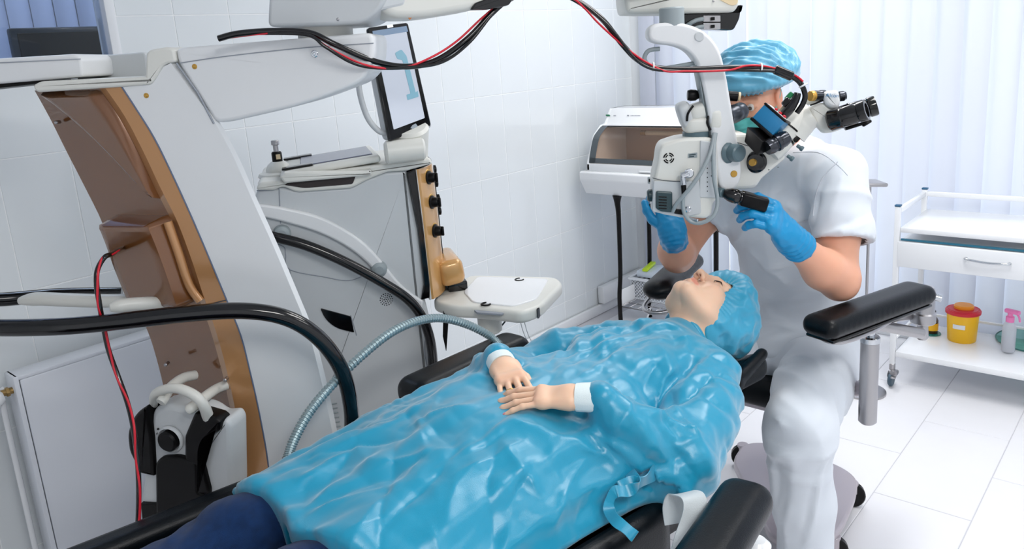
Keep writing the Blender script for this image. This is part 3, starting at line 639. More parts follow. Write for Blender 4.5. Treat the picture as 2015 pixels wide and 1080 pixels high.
# ================================================================== smooth-union solid modeller for bodies and cloth
def smin(a, b, k):
    if k <= 0: return np.minimum(a, b)
    h = np.maximum(k-np.abs(a-b), 0)/k; return np.minimum(a, b)-h*h*k*.25
def smax(a, b, k): return -smin(-a, -b, k)
def sd_rc(P, a, b, ra, rb):
    """cone with round ends from a to b"""
    a = np.array(a, np.float32); b = np.array(b, np.float32); ba = b-a; l2 = float(ba@ba)+1e-12
    pa = P-a; t = np.clip((pa@ba)/l2, 0, 1); d = pa-t[..., None]*ba
    return np.sqrt((d*d).sum(-1))-(ra+(rb-ra)*t)
def sd_el(P, c, r, A=None):
    q = P-np.array(c, np.float32)
    if A is not None: q = q @ np.array(A, np.float32)
    r = np.array(r, np.float32); k0 = np.sqrt(((q/r)**2).sum(-1)); k1 = np.sqrt(((q/(r*r))**2).sum(-1)); return k0*(k0-1)/(k1+1e-9)
def sd_bx(P, c, hs, rr=.0, A=None):
    q = P-np.array(c, np.float32)
    if A is not None: q = q @ np.array(A, np.float32)
    q = np.abs(q)-(np.array(hs, np.float32)-rr)
    return np.sqrt((np.maximum(q, 0)**2).sum(-1))+np.minimum(q.max(-1), 0)-rr
def chain(P, pts, rs, k=.01):
    d = None
    for i in range(len(pts)-1):
        e = sd_rc(P, pts[i], pts[i+1], rs[i], rs[i+1]); d = e if d is None else smin(d, e, k)
    return d
def nets(fn, lo, hi, h):
    """surface of fn = 0 as (verts, quads)"""
    lo = np.array(lo, float); hi = np.array(hi, float); n = np.ceil((hi-lo)/h).astype(int)+1
    ax = [lo[i]+h*np.arange(n[i]) for i in range(3)]
    f = np.empty(n, np.float32)
    for i0 in range(0, n[0], 24):
        X = np.stack(np.meshgrid(ax[0][i0:i0+24], ax[1], ax[2], indexing='ij'), -1).astype(np.float32); f[i0:i0+24] = fn(X)
    s = f < 0; c = np.zeros(n-1, np.uint8)
    for a in (0, 1):
        for b in (0, 1):
            for d in (0, 1): c += s[a:n[0]-1+a, b:n[1]-1+b, d:n[2]-1+d]
    m = (c > 0) & (c < 8); ijk = np.argwhere(m); idx = np.full(n-1, -1, np.int64); idx[m] = np.arange(len(ijk))
    acc = np.zeros((len(ijk), 3)); cnt = np.zeros(len(ijk))
    cor = [(a, b, d) for a in (0, 1) for b in (0, 1) for d in (0, 1)]
    for p in cor:
        for ax_ in range(3):
            if p[ax_] == 0:
                q = list(p); q[ax_] = 1
                fa = f[tuple((ijk+p).T)]; fb = f[tuple((ijk+q).T)]; x = (fa < 0) != (fb < 0)
                t = np.where(x, fa/(fa-fb+1e-20), 0); pos = np.tile(np.array(p, float), (len(ijk), 1)); pos[:, ax_] = t
                acc[x] += pos[x]; cnt[x] += 1
    V = lo+h*(ijk+acc/np.maximum(cnt, 1)[:, None]); Q = []
    for a in range(3):
        b, d = (a+1) % 3, (a+2) % 3
        s0 = [slice(1, n[i]-1) for i in range(3)]; s0[a] = slice(0, n[a]-1); s1 = list(s0); s1[a] = slice(1, n[a])
        A_, B_ = s[tuple(s0)], s[tuple(s1)]; e = np.argwhere(A_ != B_); off = np.array([1, 1, 1]); off[a] = 0; e = e+off
        fl_ = s[tuple(e.T)]
        def cell(db, dd): g = e.copy(); g[:, b] += db; g[:, d] += dd; return idx[tuple(g.T)]
        q = np.stack([cell(-1, -1), cell(0, -1), cell(0, 0), cell(-1, 0)], 1); q[~fl_] = q[~fl_][:, ::-1]; Q.append(q)
    return V, np.concatenate(Q)
class Solid:
    def __init__(s, fn, lo, hi, h):
        s.V, s.Q = nets(fn, lo, hi, h); s.V = s.V.astype(float)
    def normals(s):
        V, Q = s.V, s.Q; n = np.cross(V[Q[:, 2]]-V[Q[:, 0]], V[Q[:, 3]]-V[Q[:, 1]]); N = np.zeros_like(V)
        for k in range(4): np.add.at(N, Q[:, k], n)
        return N/(np.linalg.norm(N, axis=1)[:, None]+1e-12)
    def smooth(s, it=2, f=.5):
        E = np.concatenate([s.Q[:, [0, 1]], s.Q[:, [1, 2]], s.Q[:, [2, 3]], s.Q[:, [3, 0]]])
        for _ in range(it):
            S = np.zeros_like(s.V); C = np.zeros(len(s.V)); np.add.at(S, E[:, 0], s.V[E[:, 1]]); np.add.at(S, E[:, 1], s.V[E[:, 0]]); np.add.at(C, E[:, 0], 1); np.add.at(C, E[:, 1], 1)
            s.V += f*(S/np.maximum(C, 1)[:, None]-s.V)
        return s
    def move(s, A, t): s.V = s.V @ np.array(A, float).T+np.array(t, float); return s
    def cut(s, keep):
        """keep quads whose centre passes keep(points); leaves an open rim"""
        c = s.V[s.Q].mean(1); s.Q = s.Q[keep(c)]; u, inv = np.unique(s.Q, return_inverse=True); s.V = s.V[u]; s.Q = inv.reshape(-1, 4); return s
    def displace(s, fn):
        N = s.normals(); d = fn(s.V, N); s.V += N*d[:, None]; return s
    def mesh(s, name, thick=0.):
        V, Q = s.V, s.Q
        if thick:
            N = s.normals(); k = len(V); W = V-N*thick
            E = np.concatenate([Q[:, [0, 1]], Q[:, [1, 2]], Q[:, [2, 3]], Q[:, [3, 0]]]); key = np.sort(E, 1); uq, ix, ct = np.unique(key, axis=0, return_index=True, return_counts=True)
            e = E[ix[ct == 1]]; V = np.concatenate([V, W]); Q = np.concatenate([Q, Q[:, ::-1]+k, np.stack([e[:, 1], e[:, 0], e[:, 0]+k, e[:, 1]+k], 1)])
        me = bpy.data.meshes.new(name); me.vertices.add(len(V)); me.vertices.foreach_set('co', V.astype(np.float32).ravel())
        me.loops.add(Q.size); me.loops.foreach_set('vertex_index', Q.astype(np.int32).ravel()); me.polygons.add(len(Q))
        me.polygons.foreach_set('loop_start', np.arange(0, Q.size, 4, dtype=np.int32)); me.update(calc_edges=True); me.validate(); return me
    def obj(s, name, m, parent=None, label=None, thick=0., ang=0):
        o = link(name, s.mesh(name, thick), m, parent, label, ang); return o
def tint(o, C):
    """per-vertex skin or cloth tint as colour attribute"""
    a = o.data.color_attributes.new('tint', 'FLOAT_COLOR', 'POINT'); D = np.ones((len(C), 4), np.float32); D[:, :3] = C; a.data.foreach_set('color', D.ravel())
def fbm(V, sc, oct=3, off=(0, 0, 0)):
    return np.array([mnoise.fractal(Vector((p[0]*sc+off[0], p[1]*sc+off[1], p[2]*sc+off[2])), 1.0, 2.0, oct) for p in V])
def nz1(V, off=(0, 0, 0)):
    o = Vector(off); return np.array([mnoise.noise(Vector(p)+o) for p in V])
def ridge(V, off=(0, 0, 0)): return 1-np.abs(nz1(V, off))*2
def wob(V, s, amp, off): return V+amp*np.stack([nz1(V*s, (off, 0, 0)), nz1(V*s, (0, off+9, 0)), nz1(V*s, (0, 0, off+23))], 1)
def facet(X, size, seed):
    """piecewise flat noise on a jittered triangle lattice: crumpled facets with sharp edges, about -1..1"""
    p = X/size; s = (p[:, 0]+p[:, 1])*.3660254; i = np.floor(p[:, 0]+s).astype(np.int64); j = np.floor(p[:, 1]+s).astype(np.int64)
    fx = p[:, 0]+s-i; fy = p[:, 1]+s-j
    def hsh(a, b): h = (a*374761393+b*668265263+seed*1442695041) & 0xffffffff; h = ((h ^ (h >> 13))*1274126177) & 0xffffffff; return ((h ^ (h >> 16)) & 0xffff)/32767.5-1
    lo = fx > fy; a = hsh(i, j); d = hsh(i+1, j+1); b = np.where(lo, hsh(i+1, j), hsh(i, j+1)); mx_ = np.maximum(fx, fy); mn = np.minimum(fx, fy)
    return a*(1-mx_)+b*(mx_-mn)+d*mn
def sstep(a, b, x): t = np.clip((x-a)/(b-a), 0, 1); return t*t*(3-2*t)
# ------------------------------------------------------------------ materials of people
SKINL = attr_mat(mat('fair_skin', srgb(236, 196, 168), .42, spec=.4, sss=.25, bump=.06, bscale=900), 'tint')
SKINM = attr_mat(mat('warm_skin', srgb(232, 174, 146), .45, spec=.35, sss=.2, bump=.08, bscale=700), 'tint')
def cloth_mat(name, col, rough, spec, sheen, weave=900, wb=.12, fold=.0):
    return mat(name, col, rough, spec=spec, sheen=sheen, bump=wb, bscale=weave, var=.03, vscale=5)
GOWN = cloth_mat('gown_nonwoven', srgb(4, 144, 180), .30, .55, .35, 700, .12)
CAPM = cloth_mat('cap_nonwoven', srgb(52, 160, 196), .33, .5, .25, 600, .15)
CAPS = cloth_mat('cap_pale_nonwoven', srgb(92, 166, 198), .33, .5, .3, 600, .15)
SCRUB = cloth_mat('scrub_cotton', srgb(216, 222, 230), .75, .3, .2, 1200, .1)
GLOVE = mat('nitrile_glove', srgb(16, 144, 200), .38, spec=.45, bump=.1, bscale=260, var=.05)
DENIM = mat('denim', srgb(19, 47, 88), .85, spec=.15, bump=.5, bscale=1400, var=.45, vscale=60, sheen=.1)
CUFFM = mat('knit_cuff', srgb(226, 238, 240), .8, bump=.3, bscale=500)
# ------------------------------------------------------------------ head and hand
def head_sdf(P, female=True):
    """head frame: eyes at z 0, face +y, left ear +x; chin near z -.115"""
    S = P.copy(); S[..., 0] = np.abs(S[..., 0])
    d = sd_el(S, (0, -.022, .040), (.074, .094, .082))
    d = smin(d, sd_el(S, (0, .022, -.03), (.060, .062, .078)), .03)
    d = smin(d, chain(S, [(.058, -.012, -.045), (.047, .02, -.078), (.012, .070, -.102)], [.018, .019, .017], .02), .035)
    d = smin(d, sd_el(S, (0, .068, -.097), (.022, .018, .017)), .02)
    d = smin(d, sd_el(S, (.036, .055, -.036), (.024, .024, .024)), .03)          # cheek
    d = smin(d, sd_rc(S, (.012, .082, .018), (.046, .066, .018), .009, .008), .016)  # brow
    d = smax(d, -sd_el(S, (.031, .096, .002), (.018, .016, .012)), .018)
    d = smin(d, sd_el(S, (.031, .071, -.001), (.0155, .0135, .0115)), .006)     # lids over the eye
    d = smin(d, sd_rc(S, (0, .080, .012), (0, .104, -.034), .007, .0085), .014)
    d = smin(d, sd_el(S, (0, .106, -.039), (.0095, .0095, .0085)), .008)
    d = smin(d, sd_el(S, (.0105, .096, -.042), (.0075, .0095, .0075)), .006)
    d = smax(d, -sd_rc(S, (.0058, .1015, -.0535), (.005, .099, -.040), .0036, .002), .003)
    d = smin(d, sd_rc(S, (0, .092, -.0665), (.021, .080, -.0700), .0055, .0028), .006)
    d = smin(d, sd_rc(S, (0, .0905, -.0775), (.018, .081, -.0735), .0066, .0028), .005)
    d = smax(d, -sd_rc(S, (0, .1000, -.0718), (.022, .0855, -.0712), .0018, .0012), .003)
    ear = smin(sd_el(S, (.076, -.012, -.008), (.008, .020, .031)), sd_el(S, (.074, -.006, -.03), (.007, .011, .011)), .008)
    ear = smax(ear, -sd_el(S, (.085, -.006, -.004), (.006, .011, .018)), .004)
    return smin(d, ear, .006)
def head_tint(Vl, lip, brow, cheek=(1.0, .86, .82)):
    x = np.abs(Vl[:, 0]); y = Vl[:, 1]; z = Vl[:, 2]; C = np.ones((len(Vl), 3))
    def mixc(C, m, c): return C*(1-m[:, None])+np.array(c)*m[:, None]
    C = mixc(C, .55*np.exp(-(((x-.040)/.02)**2+((z+.036)/.02)**2))*(y > .03), cheek)
    C = mixc(C, .3*np.exp(-((x/.012)**2+((z+.040)/.012)**2))*(y > .08), (1, .82, .76))
    ml = np.exp(-np.maximum((x/.0245)**4+((z+.0722+.0)/.0098)**2-.55, 0)*5)*(y > .07); C = mixc(C, ml*.8, lip)
    bz = .0225-.10*(x-.018)**2*8; mb = np.exp(-((z-bz-.002*np.sin(x*60))/.0042)**2)*sstep(.010, .016, x)*(1-sstep(.046, .056, x))*(y > .04); C = mixc(C, mb*.85, brow)
    me_ = np.exp(-((z+.0035+.12*(x-.031)**2*14)/.0017)**2)*sstep(.014, .018, x)*(1-sstep(.044, .047, x))*(y > .04); C = mixc(C, me_*.9, (.10, .06, .05))
    nn = np.exp(-(((x-.0056)/.0038)**2+((y-.101)/.005)**2))*(z < -.043)*(z > -.056); C = mixc(C, nn*.8, (.25, .10, .08))  # nostril shade painted into the skin colour
    return C
def hand_prims(side, curls, thumb, spread=(.10, .03, -.04, -.12), scale=1., slim=1., lng=1.):
    """hand frame: wrist at 0, fingers +y, back of the hand +z, thumb on side*+x. curls: four (mcp, pip, dip) in degrees, index first"""
    out = []; nails = []
    bx = (.030, .010, -.010, -.028); by = (.090, .094, .089, .080); ln = ((.043, .026, .021), (.047, .030, .022), (.043, .028, .022), (.034, .021, .020)); rr = (.0088, .0090, .0085, .0075)
    for f in range(4):
        p = np.array([bx[f], by[f], 0.]); a = 0; pts = [np.array([bx[f]*.75, by[f]*.55, .001]), p]; ang = spread[f]
        for s in range(3):
            a += math.radians(curls[f][s]); dvec = np.array([math.sin(ang)*math.cos(a), math.cos(ang)*math.cos(a), -math.sin(a)]); p = p+dvec*ln[f][s]*lng; pts.append(p)
        r0 = rr[f]*slim; out.append((pts, [.0105, r0*1.12, r0*1.02, r0*.94, r0*.80]))
        up = np.array([math.sin(ang)*math.sin(a), math.cos(ang)*math.sin(a), math.cos(a)]); nails.append((pts[-1]-dvec*.003+up*r0*.62, dvec, up, r0))
    t0 = np.array([.020, .018, -.006]); pts = [t0]; p = t0
    for (az, el), L in zip(thumb, (.042, .032, .026)):
        az = math.radians(az); el = math.radians(el); dvec = np.array([math.sin(az)*math.cos(el), math.cos(az)*math.cos(el), -math.sin(el)]); p = p+dvec*L; pts.append(p)
    out.append((pts, [.0155, .0115, .0102, .0082])); nails.append((pts[-1]-dvec*.003+np.array([0, 0, .006]), dvec, np.array([.3, 0, 1.]), .0095))
    fl = np.array([side, 1, 1.])
    return [([q*fl*scale for q in p_], [r*scale for r in r_]) for p_, r_ in out], [(c*fl*scale, d_*fl, u*fl, r*scale) for c, d_, u, r in nails]
def hand_sdf(P, side, prims, scale=1., wrist=.05, fat=0.):
    q = P*np.array([side, 1, 1], np.float32)/scale
    d = sd_bx(q, (.001, .050, 0), (.037, .046, .0125), .0125)
    d = smin(d, sd_rc(q, (.024, .085, .0), (-.024, .074, .0), .0125, .0115), .014)
    d = smin(d, sd_el(q, (.018, .030, -.009), (.018, .030, .014)), .014)
    d = smin(d, sd_rc(q, (0, .015, 0), (0, -wrist, 0), .0245, .0265), .03)
    d *= scale
    for pts, rs in prims: d = smin(d, chain(P, pts, rs, .004), .0022)
    return d-fat
def frame_from(y, z):
    """columns: x, y (fingers), z (back of the hand)"""
    y = np.array(y, float); y /= np.linalg.norm(y); z = np.array(z, float); z = z-y*(z@y); z /= np.linalg.norm(z); return np.stack([np.cross(y, z), y, z], 1)

def px_creases(S, WV, lines, A=None, o=None, depth=0, wmul=1.):
    """folds laid along lines seen on the cloth: end points are found on the surface, then a sharp ridge or groove is raised along each"""
    from mathutils.bvhtree import BVHTree
    bv = BVHTree.FromPolygons([tuple(v) for v in S.V], [tuple(q) for q in S.Q]); D = np.zeros(len(S.V))
    def hit(x, y):
        org = O3 if A is None else (O3-o) @ A; d = ray(x, y) if A is None else ray(x, y) @ A
        h = bv.ray_cast(Vector(org), Vector(d)); return None if h[0] is None else np.array(h[0])
    for ln in lines:
        amp, w_ = ln[-2], ln[-1]*wmul; P = [hit(*q) for q in ln[:-2]]; P = [p for p in P if p is not None]
        if len(P) < 2: continue
        best = np.full(len(S.V), 9.); tt = np.zeros(len(S.V)); m = len(P)-1
        for i in range(m):
            if np.linalg.norm(P[i+1]-P[i]) > .5: continue
            ba = P[i+1]-P[i]; t = np.clip((WV-P[i]) @ ba/(ba @ ba), 0, 1); d = np.linalg.norm(WV-P[i]-t[:, None]*ba, axis=1); u = d < best; best[u] = d[u]; tt[u] = (i+t[u])/m
        D += amp*np.exp(-best/w_)*np.sin(np.pi*np.clip(tt*.9+.05, 0, 1))**.6
    return D
# ================================================================== couch and patient
PN = np.array([1.67, .95, 0.]); PU = np.array([.985, -.174, 0]); PU /= np.linalg.norm(PU); PV = np.array([-PU[1], PU[0], 0]); PA = np.stack([PU, PV, [0, 0, 1.]], 1)
def pt(u, v, z): return PN+PU*u+PV*v+np.array([0, 0, z])
def ploc(p): return (np.array(p)-PN) @ PA
couch = thing('operating_couch', 'black leather operating couch carrying the patient in the blue gown', 'couch', tuple(pt(-.6, 0, 0)))
def pad(name, pts_uv, z0, z1, r, m=LEATH, lab=None, parent=couch):
    b = NB(); pl = TPlane(PN+np.array([0, 0, z1]), PU, PV); pl.n = np.array([0, 0, -1.]); prism(b, pl, rpoly(pts_uv, .05, 6), 0, z1-z0, r, 5)
    return obj(name, b, m, parent, lab)
def rect(u0, u1, v0, v1): return [(u0, v0), (u1, v0), (u1, v1), (u0, v1)]
pad('backrest', [(-.62, -.25), (-.34, -.25), (-.06, -.15), (-.06, .15), (-.34, .25), (-.62, .25)], .54, .645, .035)
pad('seat', rect(-1.0, -.615, -.27, .27), .53, .64, .035)
pad('leg_section', rect(-1.78, -.99, -.27, .335), .53, .635, .03)
pad('leg_rail', rect(-1.78, -.88, .30, .37), .58, .70, .025)
pad('side_bolster', [(-.95, -.325), (-.42, -.315), (-.38, -.25), (-.95, -.25)], .52, .665, .03)
HR = PA @ np.array([[.98, 0, -.2], [0, 1, 0], [.2, 0, .98]])
b = NB(); S = Solid(lambda P: smax(sd_bx(P, (.115, 0, .695), (.105, .118, .04), .035), -sd_el(P, (.13, 0, .80), (.2, .10, .105)), .03), (-.05, -.2, .6), (.3, .2, .8), .006).smooth(2)
S.move(PA, PN).obj('headrest', LEATH, couch)
S = Solid(lambda P: smin(sd_rc(P, (.05, -.118, .70), (.18, -.112, .740), .020, .016), sd_rc(P, (.02, -.118, .69), (.05, -.118, .70), .022, .020), .02), (-.1, -.2, .6), (.3, -.05, .8), .006).smooth(1)
S.move(PA, PN).obj('headrest_wing', LEATH, couch)
S = Solid(lambda P: smin(sd_rc(P, (.06, .135, .70), (.18, .118, .735), .022, .018), sd_rc(P, (-.03, .14, .67), (.06, .135, .70), .026, .022), .02), (-.1, .05, .6), (.3, .2, .8), .006).smooth(1)
S.move(PA, PN).obj('headrest_wing', LEATH, couch)
b = NB(); box(b, pt(-.55, 0, .47), (.9, .30, .10), .02, 2, PA); obj('frame', b, BLK, couch)
b = NB(); box(b, pt(-.62, 0, .26), (.22, .22, .36), .03, 3, PA); obj('column', b, WHITE, couch)
b = NB(); box(b, pt(-.72, 0, .05), (.8, .42, .09), .035, 3, PA); obj('base', b, WHITE, couch)
b = NB(); box(b, pt(.02, 0, .61), (.16, .06, .02), .005, 2, PA); obj('headrest_bar', b, STEEL, couch)
# armrests
def pill(c, half, r, A, h=.008, it=2):
    c = np.array(c, float); A = np.array(A, float); e = np.abs(A) @ np.array(half)+.02
    return Solid(lambda P: sd_bx(P, c, half, r, A), c-e, c+e, h).smooth(it)
for c, dv, hf, zt in (((1.045, .558), (.992, .126, 0), (.235, .052, .036), .735), ((1.31, 1.372), (.998, -.03, 0), (.205, .055, .040), .800)):
    A = axes(dv, (0, 0, 1)); pill((c[0], c[1], zt-hf[2]), hf, .034, A).obj('armrest_pad', LEATH, couch)
    b = NB(); box(b, (c[0], c[1], zt-2*hf[2]-.012), (hf[0]*1.7, .06, .022), .006, 2, A); q = np.array([c[0], c[1], zt-2*hf[2]-.012]); r_ = pt(ploc(q)[0], 0, .50); box(b, (q*np.array([1, 1, 0])+r_*np.array([1, 1, 0]))/2+np.array([0, 0, .50]), (np.linalg.norm((q-r_)[:2]), .05, .03), .006, 2, axes((q-r_)*np.array([1, 1, 0]), (0, 0, 1))); box(b, (c[0], c[1], (.49+q[2])/2), (.05, .03, q[2]-.47), .004, 1, A); obj('armrest_bracket', b, STEEL, couch)
b = NB(); q0 = at(1514, 990, 1.53); q1 = at(1484, 1068, 1.49); cyl(b, q0, q1, .0035, 10); obj('release_rod', b, CHROME, couch)
b = lathe(NB(), at(1490, 1094, 1.49), (0, 0, 1), [(.012, 0), (.024, .01), (.026, .025), (.016, .036)], 20); obj('release_knob', b, WENAM, couch)
# restraint strap hanging at the near side
strap = thing('restraint_strap', 'pale grey webbing strap hanging between gown sleeve and near armrest', 'strap', tuple(at(1340, 1040, 1.47)))
sp = [at(1330, 1030, 1.50), at(1326, 995, 1.505), at(1338, 972, 1.50), at(1362, 975, 1.47), at(1368, 1000, 1.455), at(1358, 1040, 1.445), at(1344, 1085, 1.43), at(1330, 1150, 1.42)]
b = ribbon(NB(), spl(sp, 8), .046, .0022, PU*.75-PV*.35); obj('webbing', b, mat('grey_webbing', srgb(198, 206, 210), .7, bump=.3, bscale=500), strap)
# ------------------------------------------------------------------ patient
patient = thing('patient', 'woman in blue disposable gown and cap lying back with hands clasped on belly', 'person', tuple(pt(-.5, 0, .66)))
e5 = math.radians(6); HCp = np.array([.112, .006, .852])
HLp = np.stack([np.array([0, -1., 0]), [math.sin(e5), 0, math.cos(e5)], [math.cos(e5), 0, -math.sin(e5)]], 1)   # head frame to couch frame (person's right ear is +v)
tw = math.radians(0); 
def to_head(P, C, A): return (P-np.array(C, np.float32)) @ np.array(A, np.float32)
def f_head(P):
    d = head_sdf(to_head(P, HCp, HLp))
    d = smin(d, sd_rc(P, (.085, .004, .812), (-.035, 0, .80), .054, .058), .035)
    d = smin(d, sd_rc(P, (-.06, -.12, .775), (-.06, .12, .775), .055, .055), .05)
    return d
SH = Solid(f_head, (-.07, -.108, .70), (.25, .108, 1.0), .0026).smooth(1, .3)
Chd = head_tint((SH.V-HCp) @ HLp, (.80, .40, .40), (.34, .22, .15)); Chd[(SH.V-HCp) @ HLp[:, 1] < -.03] = 1
# hands (in couch frame)
def place_hand(prims, nails, A, W):
    return [([np.array(W)+A @ q for q in p], r) for p, r in prims], [(np.array(W)+A @ c, A @ d, A @ u, r) for c, d, u, r in nails]
def make_hand(side, W, y, z, curls, thumb, spread, scale, fat=0., h=.0024, wrist=.06, cuff=0., cdir_=None, slim=1., lng=1.):
    A = frame_from(y, z); pr, na = hand_prims(side, curls, thumb, spread, scale, slim, lng)
    lo = np.array([-.075, -wrist-.03, -.09])*scale; hi = np.array([.075, .205, .05])*scale
    if cdir_ is not None: lo = np.minimum(lo, np.array(cdir_)*.052-.045); hi = np.maximum(hi, np.array(cdir_)*.052+.045)
    allp = np.concatenate([np.array(p) for p, r in pr]); lo = np.minimum(lo, allp.min(0)-.02); hi = np.maximum(hi, allp.max(0)+.02)
    S = Solid(lambda P: hand_sdf(P, side, pr, scale, wrist, fat) if not cuff else smin(hand_sdf(P, side, pr, scale, wrist, fat), sd_rc(P, (0, .0, 0), np.array(cdir_)*.052, cuff*.86, cuff), .02), lo, hi, h).smooth(1, .35)
    L = S.V.copy(); S.move(A, W)
    return S, A, place_hand(pr, na, A, W), L
W1 = np.array([-.514, -.158, .874]); W2 = np.array([-.508, .090, .868])
hl, hlA, (hlp, hln), L1 = make_hand(1, W1, (-.62, .76, -.02), (-.06, -.10, 1), ((6, 16, 10), (8, 15, 10), (8, 14, 10), (4, 14, 10)), ((50, 22), (22, 14), (8, 8)), (.17, .05, -.07, -.20), .90, slim=.84, lng=1.14, h=.0017)
hr, hrA, (hrp, hrn), L2 = make_hand(-1, W2, (-.42, -.88, .0), (-.22, -.12, 1), ((28, 26, 14), (30, 26, 14), (30, 28, 14), (24, 30, 16)), ((34, 26), (12, 26), (4, 26)), (.13, .03, -.08, -.21), .90, slim=.84, lng=1.12, h=.0017)
def hand_tint(L):
    C = np.ones((len(L), 3)); m = .5*np.exp(-((L[:, 1]-.082)/.010)**2)*(L[:, 2] > .003)+.45*sstep(.12, .17, L[:, 1]); return C*(1-m[:, None]*.6)+np.array((1, .80, .76))*m[:, None]*.6
# forearms under the sleeves and the trunk, one body mesh
E1 = np.array([-.355, -.275, .72]); E2 = np.array([-.375, .272, .712])
def f_trunk(P):
    d = sd_el(P, (-.22, 0, .745), (.22, .165, .085)); d = smin(d, sd_el(P, (-.6, 0, .735), (.26, .16, .08)), .06)
    d = smin(d, chain(P, [(-.085, -.16, .765), E1, W1-hlA[:, 1]*.03], [.05, .04, .027], .02), .03)
    d = smin(d, chain(P, [(-.085, .16, .765), E2, W2-hrA[:, 1]*.03], [.05, .04, .026], .02), .03)
    return smin(d, sd_rc(P, (-.06, -.12, .765), (-.06, .12, .765), .05, .05), .04)
ST = Solid(f_trunk, (-.95, -.36, .62), (.02, .36, .92), .011).smooth(1)
def join(*SS):
    o = Solid.__new__(Solid); n = 0; V = []; Q = []
    for s in SS: V.append(s.V); Q.append(s.Q+n); n += len(s.V)
    o.V = np.concatenate(V); o.Q = np.concatenate(Q); return o
SB = join(SH, hl, hr, ST); CT = np.concatenate([Chd, hand_tint(L1), hand_tint(L2), np.ones((len(ST.V), 3))])
body = SB.move(PA, PN).obj('body', SKINL, patient); tint(body, CT)
# nails and ring
nailm = mat('pink_nail', srgb(206, 128, 132), .2, coat=.4)
for c, d, u, r in [hln[i] for i in (0, 1, 2, 3)]+[hrn[i] for i in (0, 1, 2, 3)]:
    A = frame_from(d, u); V = []
    b = NB(); bmesh.ops.create_uvsphere(b, u_segments=10, v_segments=6, radius=1); 
    for v in b.verts:
        q = A @ (np.array(v.co)*np.array([r*.62, r*.85, r*.30])) + c; v.co = Vector(PN+PA @ q)
    obj('nail', b, nailm, patient, 'pink varnished nail')
rp, rr_ = hrp[2]; c = rp[1]*.35+rp[2]*.65; d = rp[2]-rp[1]; A = dir_axes(d)
b = tube(NB(), [PN+PA @ (c+A @ np.array([math.cos(a)*.0102, math.sin(a)*.0102, 0])) for a in np.linspace(0, 2*math.pi, 28)], .0013, 8, cap=False); obj('ring', b, mat('gold', srgb(222, 180, 96), .18, metal=1), patient, 'thin gold ring')
# eye and lashes
for s in (-1, 1):
    pts = [HCp+HLp @ np.array([s*x, .0845-.5*(x-.031)**2*30*.06-(.006 if abs(x-.031) > .012 else 0), -.0055-.12*(x-.031)**2*10]) for x in np.linspace(.0185, .0445, 9)]
    obj('eyelashes', tube(NB(), [PN+PA @ p for p in pts], [.0006, .0014, .0016, .0012], 6), mat('lash', srgb(36, 24, 20), .6), patient)
# cap
def f_capbase(P, c, r, c2, r2): return smin(sd_el(P, c, r), sd_el(P, c2, r2), .04)
def cap_disp(V, amp, seed, axis):
    a = np.arctan2(V[:, axis[0]], V[:, axis[1]]); return amp*(ridge(np.stack([a*3.2, V[:, axis[2]]*14, np.zeros(len(V))+seed], 1))-.3)+amp*.5*ridge(V*38, (seed, 0, 0))
CP = Solid(lambda P: smin(f_capbase(P, (0, -.048, .040), (.104, .090, .100), (0, .012, .056), (.090, .097, .084)), sd_el(P, (0, -.032, -.02), (.094, .072, .075)), .03), (-.14, -.17, -.13), (.14, .14, .18), .0042).smooth(1)
def edge_p(V): return .0505+.12*np.maximum(-V[:, 2]-.02, 0)-(.85*V[:, 1]-.53*V[:, 2])
CP.cut(lambda c: edge_p(c) > 0)
edgeP = edge_p(CP.V); aa = np.arctan2(CP.V[:, 0], .3*CP.V[:, 1]+.95*CP.V[:, 2]+.02)
def hug(S, e, gap, w_):
    """draw the rim of a cap in to the skin"""
    hd = head_sdf(S.V[None, None].astype(np.float32))[0, 0]; return -(hd+.0015-(gap+.0025)*sstep(0, .02, e))*(1-sstep(0, w_, e))
CP.displace(lambda V, N: hug(CP, edgeP, .0035, .035)+.0022*np.sin(aa*40+2*nz1(V*16))*(1-sstep(.0, .05, edgeP))+.011*(ridge(np.stack([aa*2.4, edgeP*9, V[:, 1]*4], 1), (2, 3, 1))-.4)*sstep(.015, .05, edgeP)+.0045*ridge(V*34, (1, 1, 1))*sstep(0.01, .04, edgeP))
CP.smooth(1, .35); CP.move(HLp, HCp).move(PA, PN).obj('cap', CAPM, patient, 'blue bouffant cap', thick=.0012)
